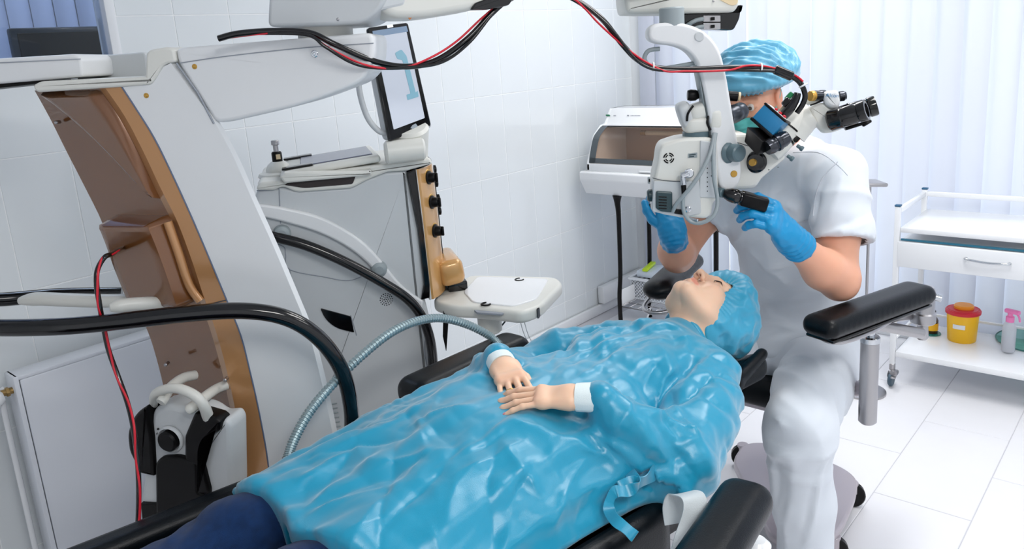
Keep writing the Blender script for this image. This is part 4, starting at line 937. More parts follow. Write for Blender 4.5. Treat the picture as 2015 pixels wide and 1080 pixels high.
# gown
Mz = np.array([0, 0, 1.])
poly = [(-.262, .675), (-.245, .73), (-.19, .79), (-.10, .822), (0, .83), (.12, .822), (.22, .79), (.285, .745), (.31, .70)]
def f_gown(P):
    u, v, z = P[..., 0], P[..., 1], P[..., 2]
    d = sd_el(P, (-.20, 0, .752), (.22, .185, .098))
    d = smin(d, sd_rc(P, (-.075, -.135, .772), (-.075, .135, .772), .072, .072), .05)
    d = smin(d, smin(sd_el(P, (-.215, -.075, .815), (.085, .07, .05)), sd_el(P, (-.215, .075, .815), (.085, .07, .05)), .03), .05)
    d = smin(d, sd_el(P, (-.48, 0, .74), (.26, .19, .088)), .07)
    d = smin(d, sd_rc(P, (-.015, 0, .80), (-.05, 0, .79), .066, .085), .04)
    s1 = chain(P, [(-.095, -.165, .765), (-.22, -.225, .745), E1, (-.43, -.232, .785), W1-hlA[:, 1]*.046], [.072, .078, .080, .060, .034], .03)
    s2 = chain(P, [(-.095, .165, .765), (-.22, .225, .755), E2, (-.46, .180, .785), W2-hrA[:, 1]*.050], [.070, .076, .078, .064, .035], .03)
    d = smin(d, s1, .014); d = smin(d, s2, .014)
    Q = np.zeros_like(P); k = 1+.10*np.clip(-u-.5, 0, 1); Q[..., 1] = v/k; Q[..., 2] = z-.008*np.sin(u*9+1)+.13*np.clip(-u-.70, 0, 1)
    sk = chain(Q, [(0,)+p for p in poly], [.017]*9, .02)
    leg = smin(sd_rc(P, (-.6, .11, .74), (-1.10, .12, .715), .095, .082), sd_rc(P, (-.6, -.11, .74), (-1.08, -.11, .715), .095, .082), .03)
    Q2 = Q.copy(); hem = -1.075+.20*np.clip(.05-v, 0, .3)+.014*np.sin(v*26)
    lm = smax(leg-.004, -(leg+.022), .004); lm = smax(lm, .655-z, .01)
    sk = smin(sk, lm, .03)
    sk = smax(sk, u+.34, .03); sk = smax(sk, hem-u, .004)
    d = smin(d, sk, .05)
    return d
SG = Solid(f_gown, (-1.16, -.38, .62), (.07, .38, .93), .0054)
print('gown', len(SG.V))
V = SG.V
SG.cut(lambda c: ~((c[:, 0] > -.005+.25*(c[:, 2]-.80)) & (np.abs(c[:, 1]) < .085) & (c[:, 2] > .70)))
def seg_t(V, a, b):
    ba = b-a; t = np.clip((V-a) @ ba/(ba @ ba), 0, 1); return t, np.linalg.norm(V-a-t[:, None]*ba, axis=1)
def gown_fold(V, N):
    # local amplitudes: sleeves crumple hard, the chest is stretched, the skirt has broad folds
    t1, d1 = seg_t(V, np.array([-.09, -.17, .765]), E1); t2, d2 = seg_t(V, E1, W1); t3, d3 = seg_t(V, np.array([-.09, .17, .765]), E2); t4, d4 = seg_t(V, E2, W2)
    slv = np.maximum(1-sstep(.07, .12, np.minimum(d1, d2)), 1-sstep(.07, .12, np.minimum(d3, d4)))
    skirt = sstep(-.46, -.62, V[:, 0])*(1-slv); chest = (1-slv)*(1-skirt)
    B = wob(V, 5., .035, 3)
    # crumpled facets
    def crump(X, s, off): return (ridge(X*s, (off, 1, 2))+.5*ridge(X*s*2.1, (off, 5, 7)))/1.5
    c1 = crump(B, 7.5, 1); c2 = crump(B*np.array([1, 1, 1.3]), 15, 4)
    # long pulls over the chest from the far shoulder to the near hip and around the neck
    dr = np.array([.62, .78, 0]); pr = np.array([-.78, .62, 0]); pl_ = ridge(np.stack([(B @ dr)*3.2, (B @ pr)*15, B[:, 2]*5], 1), (3, 0, 0))
    pl2 = ridge(np.stack([(B @ pr)*2.5, (B @ dr)*12, B[:, 2]*4], 1), (8, 2, 0))
    lg = ridge(np.stack([B[:, 0]*2.4, B[:, 1]*9.5, B[:, 2]*3], 1), (1, 6, 0)); xg = ridge(np.stack([B[:, 0]*8, B[:, 1]*3.2+B[:, 0]*2, B[:, 2]*3], 1), (4, 3, 0))
    J = np.stack([B[:, 0]+.55*B[:, 2], B[:, 1]*1.05-.6*B[:, 2]], 1); JC = np.stack([(B @ dr)*.45, (B @ pr)*1.25], 1); JS = np.stack([J[:, 0]*.75, J[:, 1]*1.1], 1)
    d = slv*(.006*(c1-.35)+.003*(c2-.35)+.0105*facet(J, .062, 3)+.004*facet(J, .03, 4)) + chest*(.004*(pl_-.35)+.0065*facet(JC, .05, 5)+.003*facet(J, .04, 6)) + skirt*(.005*(lg-.4)+.003*(xg-.4)+.0065*facet(JS, .085, 7)+.003*facet(J, .042, 8))
    rg = random.Random(11); WV = wob(V, 9, .010, 31)
    def crease(D, a, b, amp, w):
        a = np.array(a, float); b = np.array(b, float); W_ = WV[:, :len(a)]
        t, ds = seg_t(W_, a, b); x = ds/w; return D+amp*np.exp(-x)*np.sin(np.pi*np.clip(t*.92+.04, 0, 1))**.6
    Dc = np.zeros(len(V))
    for k in range(26):                                                   # long pulls on the chest, neck to far hip
        v0 = rg.uniform(-.10, .12); a = (rg.uniform(-.16, -.02), v0); L_ = rg.uniform(.12, .34); an = math.radians(rg.uniform(140, 178)); Dc = crease(Dc, a, (a[0]+L_*math.cos(an), a[1]+L_*math.sin(an)), rg.choice((-1, 1, 1))*rg.uniform(.005, .011), rg.uniform(.010, .022))
    D1 = Dc*chest*(N[:, 2] > -.1); Dc = np.zeros(len(V))
    for k in range(46):                                                   # skirt: fans from the hands and hips to the hem
        a = (rg.uniform(-1.05, -.55), rg.uniform(-.24, .24)); L_ = rg.uniform(.08, .34); an = math.radians(rg.choice((180, 180, 150, 215, 95, 260))+rg.uniform(-22, 22)); Dc = crease(Dc, a, (a[0]+L_*math.cos(an), a[1]+L_*math.sin(an)), rg.choice((-1, 1))*rg.uniform(.004, .011), rg.uniform(.008, .020))
    D2 = Dc*skirt*(N[:, 2] > -.2); Dc = np.zeros(len(V))
    si = np.nonzero((slv > .8))[0]
    for k in range(85):                                                   # sleeves: short hard crumples
        i = si[rg.randrange(len(si))]; a = V[i]; ax = (E1-np.array([-.09, -.17, .765])) if V[i, 0] > E1[0]+.02 else (W1-E1); ax = ax/np.linalg.norm(ax); tg = np.cross(N[i], ax); tg /= np.linalg.norm(tg)+1e-9; dr_ = tg*rg.uniform(.5, 1)+ax*rg.uniform(-.8, .8); dr_ /= np.linalg.norm(dr_); L_ = rg.uniform(.05, .15); Dc = crease(Dc, a-dr_*L_/2, a+dr_*L_/2, rg.choice((-1, 1))*rg.uniform(.006, .014), rg.uniform(.009, .018))
    G = [((1290, 655), (1210, 700), (1130, 748), .010, .012), ((1235, 645), (1160, 690), (1085, 742), -.009, .014), ((1180, 640), (1120, 680), (1072, 728), .008, .010), ((1330, 680), (1290, 720), (1262, 775), -.012, .016), ((1345, 700), (1310, 745), (1292, 792), .012, .010), ((1400, 700), (1340, 765), .010, .010), ((1425, 725), (1370, 770), (1310, 800), -.014, .014),
         ((1160, 765), (1178, 800), (1192, 835), .010, .008), ((1182, 762), (1240, 802), .010, .008), ((1200, 852), (1250, 872), (1302, 895), -.010, .010), ((1225, 800), (1300, 815), (1385, 855), .013, .010), ((1315, 800), (1360, 840), (1392, 885), .012, .009), ((1288, 792), (1312, 830), (1345, 872), -.012, .010), ((1380, 780), (1420, 800), (1452, 832), -.010, .010), ((1330, 872), (1380, 922), .010, .008), ((1150, 842), (1205, 870), (1262, 905), .012, .009), ((1262, 892), (1340, 935), -.012, .010), ((1400, 740), (1440, 790), .010, .009), ((1215, 830), (1290, 850), .009, .008), ((1240, 905), (1300, 945), .012, .008),
         ((1010, 832), (1100, 860), (1195, 905), .010, .010), ((1000, 842), (950, 870), (895, 902), -.009, .011), ((985, 860), (1030, 920), (1075, 985), .009, .009), ((905, 878), (800, 905), (700, 922), .011, .012), ((822, 850), (710, 870), (600, 900), -.010, .012), ((1085, 872), (1040, 930), (1000, 1005), -.009, .010), ((765, 955), (690, 985), (625, 1005), .011, .010), ((1150, 905), (1110, 980), (1080, 1050), .010, .012), ((865, 930), (810, 985), (755, 1055), -.009, .012), ((940, 800), (870, 815), (800, 840), .009, .010), ((960, 900), (900, 960), (880, 1040), .008, .009), ((700, 880), (640, 910), (590, 950), .009, .010), ((1180, 960), (1140, 1030), -.010, .010)]
    d = d+(D1+D2+Dc*slv)*.62+px_creases(SG, WV, G, PA, PN)
    d = np.where(skirt > .5, np.maximum(d, -.010), d)
    d = np.where((N[:, 2] < -.1) & (V[:, 0] < -.42), d*.1, d)
    nearhand = np.exp(-((V[:, 0]+.58)**2+(V[:, 1]-.0)**2)/.01)
    d = d*(1-.7*nearhand)-.004*nearhand
    e = np.minimum(np.linalg.norm(V-(W1-hlA[:, 1]*.045), axis=1), np.linalg.norm(V-(W2-hrA[:, 1]*.045), axis=1)); return d*sstep(.02, .07, e)*sstep(.08, .13, np.linalg.norm(V-np.array([0, 0, .81]), axis=1)*1.0+.02)
SG.smooth(1, .4); SG.displace(gown_fold)
gown = SG.move(PA, PN).obj('gown', GOWN, patient, 'blue nonwoven surgical gown', thick=.0015, ang=0)
# white knit cuffs
for W, A in ((W1, hlA), (W2, hrA)):
    b = NB(); rings = []
    for s, k in ((-.056, 1.02), (-.030, 1.03), (-.006, 1.0), (.002, .97)):
        rings.append([PN+PA @ (W+A @ np.array([.0315*k*math.cos(a)*(1+.02*math.sin(a*9)), s, .0275*k*math.sin(a)])) for a in np.linspace(0, 2*math.pi, 36, endpoint=False)])
    rings.append([PN+PA @ (W+A @ np.array([.026*math.cos(a), .0, .0225*math.sin(a)])) for a in np.linspace(0, 2*math.pi, 36, endpoint=False)])
    V_ = [[b.verts.new(p) for p in r] for r in rings]
    for r0, r1 in zip(V_, V_[1:]):
        for k in range(36): b.faces.new((r0[k], r0[(k+1) % 36], r1[(k+1) % 36], r1[k]))
    obj('cuff', b, CUFFM, patient, 'white knit cuff')
# collar band round the neck, found on the cloth itself
cp = []
for a in np.linspace(0, 2*math.pi, 48, endpoint=False):
    rr2 = np.linspace(.045, .13, 80); ring_ = np.array([[-.008+.25*(.80+r_*math.sin(a)-.80), r_*math.cos(a), .80+r_*math.sin(a)] for r_ in rr2]); f = f_gown(ring_[None, None].astype(np.float32))[0, 0]; k = np.argmax(f > 0) if (f > 0).any() else 40; cp.append(ring_[k])
cp = np.array(cp); cp = (np.roll(cp, 1, 0)+2*cp+np.roll(cp, -1, 0))/4
b = tube(NB(), [PN+PA @ p for p in list(cp)+[cp[0]]], .0085, 10, flat=.45, up=PU); obj('collar', b, GOWN, patient)
# ties at the near side
for pts, w_ in (([(1240, 915, 1.56), (1252, 930, 1.53), (1262, 945, 1.52), (1240, 958, 1.515), (1216, 960, 1.51), (1204, 985, 1.50), (1212, 1010, 1.49), (1238, 1032, 1.475), (1256, 1048, 1.465)], .022), ([(1310, 905, 1.58), (1290, 925, 1.55), (1270, 940, 1.53), (1246, 945, 1.525), (1226, 955, 1.52)], .03)):
    P = spl([at(q[0]-6, q[1]+8, q[2]-.05) for q in pts], 8); b = ribbon(NB(), P, w_, .0016, [CR*math.cos(.8+i*.05)+CU*math.sin(.8+i*.05)*.8+CF*.6*math.sin(i*.3) for i in range(len(P))]); obj('tie', b, GOWN, patient, 'blue gown tie')
# jeans
def f_jeans(P):
    d = chain(P, [(-.62, .10, .735), (-1.12, .125, .705), (-1.55, .12, .68)], [.080, .074, .058], .03)
    d2 = chain(P, [(-.62, -.10, .735), (-1.10, -.095, .705), (-1.55, -.09, .68)], [.080, .074, .058], .03)
    return smin(d, d2, .012)
SJ = Solid(f_jeans, (-1.65, -.24, .6), (-.5, .24, .87), .008).smooth(1)
SJ.displace(lambda V, N: .011*(ridge(wob(np.stack([V[:, 0]*8+V[:, 1]*7, V[:, 1]*3, V[:, 2]*4], 1), 1, .6, 4), (2, 2, 2))-.45)+.004*(ridge(np.stack([V[:, 0]*22-V[:, 1]*16, V[:, 1]*6, V[:, 2]*9], 1), (5, 2, 2))-.4)+.0015*nz1(V*34)); SJ.smooth(1, .2)
SJ.move(PA, PN).obj('jeans', DENIM, patient, 'dark blue denim jeans')
b = tube(NB(), [PN+PA @ np.array([u_, -.035-.006*math.sin(u_*9), .742+.003*math.sin(u_*30)]) for u_ in np.linspace(-1.5, -1.0, 24)], .0022, 6); obj('jean_seam', b, mat('seam_thread', srgb(18, 28, 60), .8), patient)
for s in (-1, 1):
    S = Solid(lambda P: smin(sd_rc(P, (-1.62, .1*s, .685), (-1.64, .1*s, .80), .042, .034), sd_rc(P, (-1.56, .1*s, .69), (-1.62, .1*s, .685), .045, .042), .02), (-1.75, .1*s-.09, .62), (-1.48, .1*s+.09, .9), .01).smooth(1)
    S.move(PA, PN).obj('shoe', BLK, patient)
# ================================================================== surgeon seated at the head of the couch
surgeon = thing('surgeon', 'surgeon in white scrubs, blue cap and gloves bending to the microscope eyepiece', 'person', (2.2, .9, 0))
def cdir(r, u, t): return CR*r+CU*u-CF*t            # right, up, towards the viewer at the photograph's angle, as a world direction
ang = math.radians(16); yw = math.radians(4)
fy = np.array([-math.cos(yw)*math.cos(ang), -math.sin(yw)*math.cos(ang), -math.sin(ang)]); fz = np.array([-math.cos(yw)*math.sin(ang), -math.sin(yw)*math.sin(ang), math.cos(ang)])
HLs = np.stack([np.cross(fy, fz), fy, fz], 1); eye = at(1474, 214, 2.07); HCs = eye-HLs @ np.array([-.031, .090, .0])
NECK = np.array([2.235, .915, 1.20]); SHL = np.array([2.175, .745, 1.150]); SHR = np.array([2.275, 1.095, 1.145])
EL = at(1652, 556, 2.09); WL = at(1549, 464, 1.975); ER = at(1332, 506, 2.44); WR = at(1324, 458, 2.27)
HLD = frame_from(cdir(-.62, .55, .56), cdir(.70, .07, .707)); HRD = frame_from(cdir(-.12, .9, -.25), cdir(.1, .25, .95))
# bare parts: head and neck, arms, one body mesh with the trunk below the clothes
def f_shead(P):
    d = head_sdf(to_head(P, HCs, HLs))
    nb = HCs+HLs @ np.array([0, -.03, -.075]); return smin(d, sd_rc(P, nb, NECK, .056, .064), .03)
lo, hi = HCs-.17, HCs+.17; lo[2] = 1.14; hi[0] = max(hi[0], 2.34)
S1 = Solid(f_shead, lo, hi, .0042).smooth(1, .35); C1 = head_tint((S1.V-HCs) @ HLs, (.8, .5, .45), (.34, .22, .16), (1.0, .84, .78)); C1[((S1.V-HCs) @ HLs)[:, 1] < -.03] = 1
earm = sstep(.064, .072, np.abs(((S1.V-HCs) @ HLs)[:, 0]))[:, None]; C1 = C1*(1-earm*.5)+np.array((1, .74, .68))*earm*.5
def arm(sh, el, wr, A, big=1.):
    mid = el*.68+wr*.32+(sh-el)/np.linalg.norm(sh-el)*0+np.array([0, 0, -.004]); um = sh*.5+el*.5
    return chain_f([sh, um, el*.97+sh*.03, el, mid, wr, wr+A[:, 1]*.02], [.060, .054, .046, .040, .0495, .0290, .024])
def chain_f(p, r): return lambda P: chain(P, p, r, .03)
fa, fb_ = arm(SHL, EL, WL, HLD), arm(SHR, ER, WR, HRD)
def bbox(pts, m): pts = np.array(pts); return pts.min(0)-m, pts.max(0)+m
S2 = Solid(fa, *bbox([SHL, EL, WL], .085), .007).smooth(1); S3 = Solid(fb_, *bbox([SHR, ER, WR], .085), .007).smooth(1)
for S_, E_, W__ in ((S2, EL, WL), (S3, ER, WR)): S_.cut(lambda c: (c-W__) @ (E_-W__)/np.linalg.norm(E_-W__) > .038)
fx = np.array([-1., 0, 0])
PEL = np.array([2.33, .915, .565]); WST = np.array([2.36, .915, .78]); CHT = np.array([2.285, .92, 1.03])
AX = np.eye(3)
def f_tr(P):
    d = sd_el(P, CHT, (.115, .165, .20)); d = smin(d, sd_el(P, WST, (.11, .150, .20)), .08); d = smin(d, sd_el(P, PEL, (.135, .17, .12)), .08)
    return smin(d, smin(sd_rc(P, SHL, NECK, .055, .06), sd_rc(P, SHR, NECK, .055, .06), .03), .06)
S4 = Solid(f_tr, (2.1, .62, .42), (2.55, 1.22, 1.28), .014).smooth(1)
SBd = join(S1, S2, S3, S4); Ct = np.concatenate([C1, np.ones((len(S2.V)+len(S3.V)+len(S4.V), 3))])
for S, o in ((S2, len(S1.V)), (S3, len(S1.V)+len(S2.V))):
    hv = np.clip(.5+.5*nz1(S.V*np.array([60, 60, 60])), 0, 1)[:, None]; Ct[o:o+len(S.V)] = 1-.07*hv*np.array([.6, 1, 1.1])
sb = SBd.obj('body', SKINM, surgeon); tint(sb, Ct)
# cap
CS = Solid(lambda P: f_capbase(P, (0, -.052, .044), (.116, .142, .084), (0, .005, .046), (.100, .108, .072)), (-.16, -.20, -.09), (.16, .16, .19), .0042).smooth(1)
def edge_s(c): return c[:, 2]*.97-c[:, 1]*.16-.010
CS.cut(lambda c: edge_s(c) > 0)
es = edge_s(CS.V); cy_ = np.arctan2(CS.V[:, 1], CS.V[:, 2]-.01)
pl = np.arctan2(CS.V[:, 0], CS.V[:, 1])
CS.displace(lambda V, N: sstep(.035, .06, es)*(.0052*np.sin(cy_*30+1.6*nz1(V*18)+.8*np.sin(V[:, 0]*40))*(.35+np.clip(nz1(V*22)+.4, 0, 1)) + .006*(ridge(V*np.array([24, 24, 24]), (3, 3, 1))-.4)) + (1-sstep(.0, .04, es))*.0028*np.sin(pl*46) + .005*(ridge(V*15, (1, 8, 2))-.4)*sstep(.01, .04, es) + hug(CS, es, .004, .03))
CS.smooth(1, .3); CS.move(HLs, HCs).obj('cap', CAPS, surgeon, 'pleated blue bouffant cap', thick=.0012)
# mask
MKm = mat('mask_green', srgb(88, 190, 186), .6, sheen=.2, bump=.1, bscale=700)
MS = Solid(lambda P: head_sdf(P)-.005, (-.1, -.06, -.14), (.1, .14, .02), .0045).smooth(3, .6)
MS.cut(lambda c: (c[:, 2] < -.028+.12*(c[:, 1]-.06)) & (c[:, 1] > .0+.3*np.abs(c[:, 2]+.06)) & (c[:, 2] > -.125))
MS.displace(lambda V, N: .0018*np.sin(V[:, 2]*330)); MS.move(HLs, HCs).obj('mask', MKm, surgeon, 'green face mask', thick=.001)
for s in (-1,): 
    b = tube(NB(), spl([HCs+HLs @ np.array(q) for q in ((s*.066, .028, -.045), (s*.076, .0, -.02), (s*.082, -.018, .012))], 6), .0015, 6); obj('mask_loop', b, MKm, surgeon)
b = NB(); bmesh.ops.create_uvsphere(b, u_segments=14, v_segments=10, radius=.0118)
for v in b.verts: v.co = Vector(HCs+HLs @ (np.array([-.031, .0742, -.001])+np.array(v.co)))
obj('eyeball', b, mat('eye_white', srgb(220, 212, 206), .15), surgeon)
b = cyl(NB(), HCs+HLs @ np.array([-.0315, .0838, -.001]), HCs+HLs @ np.array([-.032, .0866, -.001]), .0052, 14); obj('iris', b, mat('iris', srgb(60, 46, 36), .1), surgeon)
# scrub top
def f_scrub(P):
    d = sd_el(P, CHT+np.array([-.012, .012, 0]), (.140, .198, .215)); d = smin(d, sd_el(P, WST+np.array([-.01, .008, 0]), (.135, .182, .22)), .09); d = smin(d, sd_el(P, PEL+np.array([.0, 0, .05]), (.160, .19, .13)), .08)
    d = smin(d, smin(sd_rc(P, SHL, NECK, .072, .070), sd_rc(P, SHR, NECK, .072, .070), .03), .07)
    hl_ = SHL*.38+EL*.62; hr_ = SHR*.42+ER*.58
    s1 = sd_rc(P, SHL+np.array([0, -.005, 0]), SHL*.20+EL*.80+np.array([0.0, -.012, 0]), .074, .083); nv = (EL-SHL)/np.linalg.norm(EL-SHL); s1 = smax(s1, (P-hl_.astype(np.float32)) @ nv.astype(np.float32), .004)
    s2 = sd_rc(P, SHR, SHR*.25+ER*.75, .074, .078); nv2 = (ER-SHR)/np.linalg.norm(ER-SHR); s2 = smax(s2, (P-hr_.astype(np.float32)) @ nv2.astype(np.float32), .004)
    d = smin(d, s1, .035); d = smin(d, s2, .035); d = smax(d, .575+.12*(2.36-P[..., 0])*0-P[..., 2], .006)
    return smax(d, -sd_rc(P, HCs+HLs @ np.array([0, .0, -.085]), NECK+np.array([-.03, 0, .055]), .062, .05), .01)
SS = Solid(f_scrub, (2.0, .52, .54), (2.58, 1.32, 1.30), .0075).smooth(1)
nvL = (EL-SHL)/np.linalg.norm(EL-SHL); hlp_ = SHL*.38+EL*.62; nvR = (ER-SHR)/np.linalg.norm(ER-SHR); hrp_ = SHR*.42+ER*.58
SS.cut(lambda c: ~((np.abs((c-hlp_) @ nvL) < .005) & (np.linalg.norm(c-hlp_, axis=1) < .068)) & ~((np.abs((c-hrp_) @ nvR) < .005) & (np.linalg.norm(c-hrp_, axis=1) < .066)))
def scrub_fold(V, N):
    B = wob(V, 5, .03, 11); front = sstep(2.5, 2.2, V[:, 0])
    _, dl = seg_t(V, SHL, hlp_); sl = 1-sstep(.09, .13, dl)
    hz = ridge(np.stack([B[:, 1]*4, B[:, 2]*16+B[:, 1]*6, B[:, 0]*4], 1), (2, 1, 0)); vt = ridge(np.stack([B[:, 1]*13, B[:, 2]*3, B[:, 0]*6], 1), (5, 1, 3)); dg = ridge(np.stack([(B[:, 1]+B[:, 2])*11, (B[:, 1]-B[:, 2])*3, B[:, 0]*3], 1), (0, 7, 3))
    low = sstep(.95, .72, V[:, 2]); arm_ = ridge(np.stack([(V-hlp_) @ nvL*14, V[:, 0]*6, V[:, 1]*4], 1), (4, 4, 0))
    return (1-sl)*(.011*(hz-.45)*low+.009*(vt-.5)*(1-low)*.6+.009*(dg-.5)*(1-low))+sl*.008*(arm_-.45)
SS.displace(scrub_fold)
SLN = [((1597, 436), (1570, 415), (1540, 400), .010, .010), ((1608, 470), (1655, 455), (1702, 438), .010, .010), ((1606, 498), (1650, 485), (1692, 470), -.008, .010), ((1580, 300), (1572, 360), (1560, 420), .008, .012), ((1520, 330), (1505, 400), -.007, .012), ((1430, 545), (1500, 525), (1565, 520), .012, .014), ((1465, 602), (1530, 590), (1600, 592), -.010, .012), ((1470, 640), (1545, 640), (1620, 655), .012, .012), ((1450, 560), (1490, 590), (1522, 622), .010, .012), ((1625, 350), (1608, 390), (1602, 432), -.012, .010), ((1662, 332), (1650, 380), (1632, 425), .008, .012), ((1622, 455), (1665, 438), (1706, 420), -.009, .010), ((1600, 440), (1604, 480), (1598, 520), -.014, .008), ((1540, 440), (1500, 470), (1460, 480), .008, .014), ((1480, 500), (1550, 560), (1640, 580), .009, .012)]
SS.displace(lambda V, N: px_creases(SS, wob(V, 9, .008, 5), SLN)); SS.smooth(1, .2); SS.obj('scrub_top', SCRUB, surgeon, 'white short sleeved scrub top', thick=.002)
# pocket, seams and sleeve hem: fine ridges found on the cloth
from mathutils.bvhtree import BVHTree
bv = BVHTree.FromPolygons([tuple(v) for v in SS.V], [tuple(q) for q in SS.Q])
def stitch(pts, r=.0012, name='stitching'):
    P = []
    for x, y in spl(pts, 6):
        h = bv.ray_cast(Vector(O3), Vector(ray(x, y)))
        if h[0] is not None and (not P or np.linalg.norm(np.array(h[0])-P[-1]) < .05): P.append(np.array(h[0])-CF*.0005)
    if len(P) > 3: obj(name, tube(NB(), P, r, 6), mat('scrub_stitch', srgb(206, 211, 219), .8), surgeon)
stitch([(1552, 432), (1574, 437), (1592, 431)], .0024); stitch([(1592, 431), (1596, 470), (1594, 500)]); stitch([(1560, 300), (1610, 300), (1645, 322), (1668, 345)], .0008); stitch([(1600, 425), (1606, 380), (1622, 345), (1648, 318)], .0018); stitch([(1606, 474), (1640, 484), (1690, 485), (1708, 480)], .0011)
# trousers
HPL = np.array([2.30, .82, .56]); KNL = at(1572, 842, 2.03); ANL = np.array([KNL[0]+.06, KNL[1]+.0, .07]); HPR = np.array([2.32, 1.02, .56]); KNR = np.array([1.93, 1.24, .55]); ANR = np.array([1.98, 1.25, .07])
def f_pants(P):
    d = sd_el(P, PEL+np.array([.0, 0, .02]), (.150, .185, .12))
    l1 = chain(P, [HPL, (HPL+KNL)/2+np.array([0, 0, .004]), KNL, KNL*.5+ANL*.5, ANL], [.112, .098, .084, .074, .070], .04)
    l2 = chain(P, [HPR, (HPR+KNR)/2, KNR, KNR*.5+ANR*.5, ANR], [.112, .098, .084, .072, .070], .04)
    return smax(smin(d, smin(l1, l2, .02), .06), .05-P[..., 2], .004)
SPn = Solid(f_pants, (1.70, .55, .04), (2.56, 1.38, .72), .0085).smooth(1)
def pant_fold(V, N):
    B = wob(V, 4, .03, 21); sh = sstep(KNL[2]-.03, KNL[2]-.14, V[:, 2]); th = 1-sh
    rad = ridge(np.stack([B[:, 0]*10-B[:, 2]*6, B[:, 1]*4, B[:, 2]*8], 1), (1, 1, 4)); ver = ridge(np.stack([B[:, 0]*12, B[:, 1]*14, B[:, 2]*2.2], 1), (7, 1, 2)); rg = ridge(np.stack([B[:, 0]*3, B[:, 1]*3, B[:, 2]*15], 1), (2, 6, 2))
    kn = np.exp(-((V[:, 2]-(KNL[2]-.075))/.05)**2)
    return th*.009*(rad-.45)+sh*.011*(ver-.45)+kn*.010*(rg-.45)
SPn.displace(pant_fold)
PLN = [((1500, 712), (1540, 718), (1585, 712), -.012, .010), ((1512, 752), (1540, 785), (1578, 818), .012, .009), ((1528, 728), (1570, 745), (1612, 775), .012, .010), ((1505, 795), (1525, 820), (1548, 842), .010, .008), ((1600, 690), (1640, 720), (1682, 765), -.010, .012), ((1520, 735), (1560, 770), (1590, 800), -.010, .009), ((1508, 886), (1540, 896), (1572, 902), .014, .009), ((1585, 905), (1615, 900), (1642, 884), .014, .009), ((1562, 905), (1552, 990), (1545, 1072), .012, .010), ((1622, 900), (1608, 980), (1590, 1062), .012, .009), ((1532, 910), (1524, 990), (1520, 1064), -.010, .010), ((1602, 955), (1588, 1015), (1574, 1072), -.010, .010), ((1640, 790), (1620, 840), (1600, 870), -.008, .010), ((1510, 860), (1545, 875), (1600, 880), -.010, .010)]
SPn.displace(lambda V, N: px_creases(SPn, wob(V, 9, .008, 6), PLN)); SPn.smooth(1, .2); SPn.obj('trousers', SCRUB, surgeon, 'white cotton trousers')
for A_, yaw_ in ((ANL, 0), (ANR, 0)):
    S = Solid(lambda P: smax(smin(sd_rc(P, A_+np.array([.03, 0, -.01]), A_+np.array([-.15, 0, -.03]), .045, .036), sd_rc(P, A_, A_+np.array([0, 0, .04]), .042, .04), .03), .001-P[..., 2], .004), A_-np.array([.22, .07, .08]), A_+np.array([.1, .07, .1]), .008).smooth(1)
    S.obj('shoe', WENAM, surgeon)
# gloves
def glove(side, W, A, curls, thumb, spread, scale):
    S, A_, (pr, na), L = make_hand(side, W, A[:, 1], A[:, 2], curls, thumb, spread, scale, fat=.0016, h=.0021, wrist=.02, cuff=.0395, cdir_=A.T @ ((EL if side > 0 else ER)-W)/np.linalg.norm((EL if side > 0 else ER)-W))
    m = sstep(.015, -.03, L[:, 1]); S.displace(lambda V, N: m*(.0010*np.sin(L[:, 1]*420+2*nz1(L*30))+.0022)+.0012*ridge(L*45)); return S.obj('glove', GLOVE, surgeon, 'blue nitrile glove')
glove(1, WL, HLD, ((38, 42, 20), (48, 52, 26), (50, 54, 28), (50, 50, 26)), ((38, 42), (4, 50), (-14, 44)), (.06, .02, -.03, -.09), 1.04)
glove(-1, WR, HRD, ((40, 40, 20), (44, 40, 20), (44, 40, 20), (44, 40, 20)), ((46, 6), (20, 4), (4, 8)), (.06, .02, -.03, -.09), 1.0)
# ================================================================== microscope head, hanging from the stand's arm
def grid_dots(): pass
MP = Plane(at(1345, 30, 1.93), 0)
head = stand
mscope = thing('operating_microscope', 'white operating microscope head on a bent arm above the patient face', 'microscope', tuple(at(1350, 432, 1.97)))
mb_ = [(1229, 0, .01), (1231, -40), (1455, -40), (1456, 8, .006), (1447, 24, .012), (1270, 27, .012), (1234, 26, .008)]
obj('head_mount', prism(NB(), MP, rpoly(pxs(MP, mb_), .006), 0, .16, .012, 4), OFFW, head, 'off-white arm end housing')
obj('mount_badge', prism(NB(), MP, rpoly(pxs(MP, [(1414, -10), (1452, -10), (1452, 8, .008), (1440, 12, .01), (1416, 0, .01)], -.001), .006), -.002, .01, .001), PALEG, head)
obj('connector_box', prism(NB(), MP, rpoly(pxs(MP, [(1344, 26), (1456, 22), (1459, 8), (1456, 36, .008), (1444, 60, .01), (1346, 54, .01)], .03), .004), .03, .14, .004, 2), GBLK, head)
for y0 in (30, 45):
    obj('connector_plate', prism(NB(), MP, rpoly(pxs(MP, [(1384, y0), (1418, y0), (1418, y0+13), (1384, y0+13)], .024), .002), .024, .04, .001), STEEL, head)
    p = MP.at(1402, y0+7, .022); obj('connector_socket', box(NB(), p, (.009, .012, .008), .001, 1, axes(MP.h, MP.z)), BLK, head)
    b = tube(NB(), spl([MP.at(1384, y0+7, .018), MP.at(1370, y0+10, .016), MP.at(1355, y0+18, .02), MP.at(1344, y0+28, .05)], 6), .0055, 10); obj('connector_lead', b, MIDG, head)
p = MP.at(1404, 2, -.001); obj('screw', cyl(NB(), p+MP.n*.004, p-MP.n*.002, .0028, 12), STEEL, head)
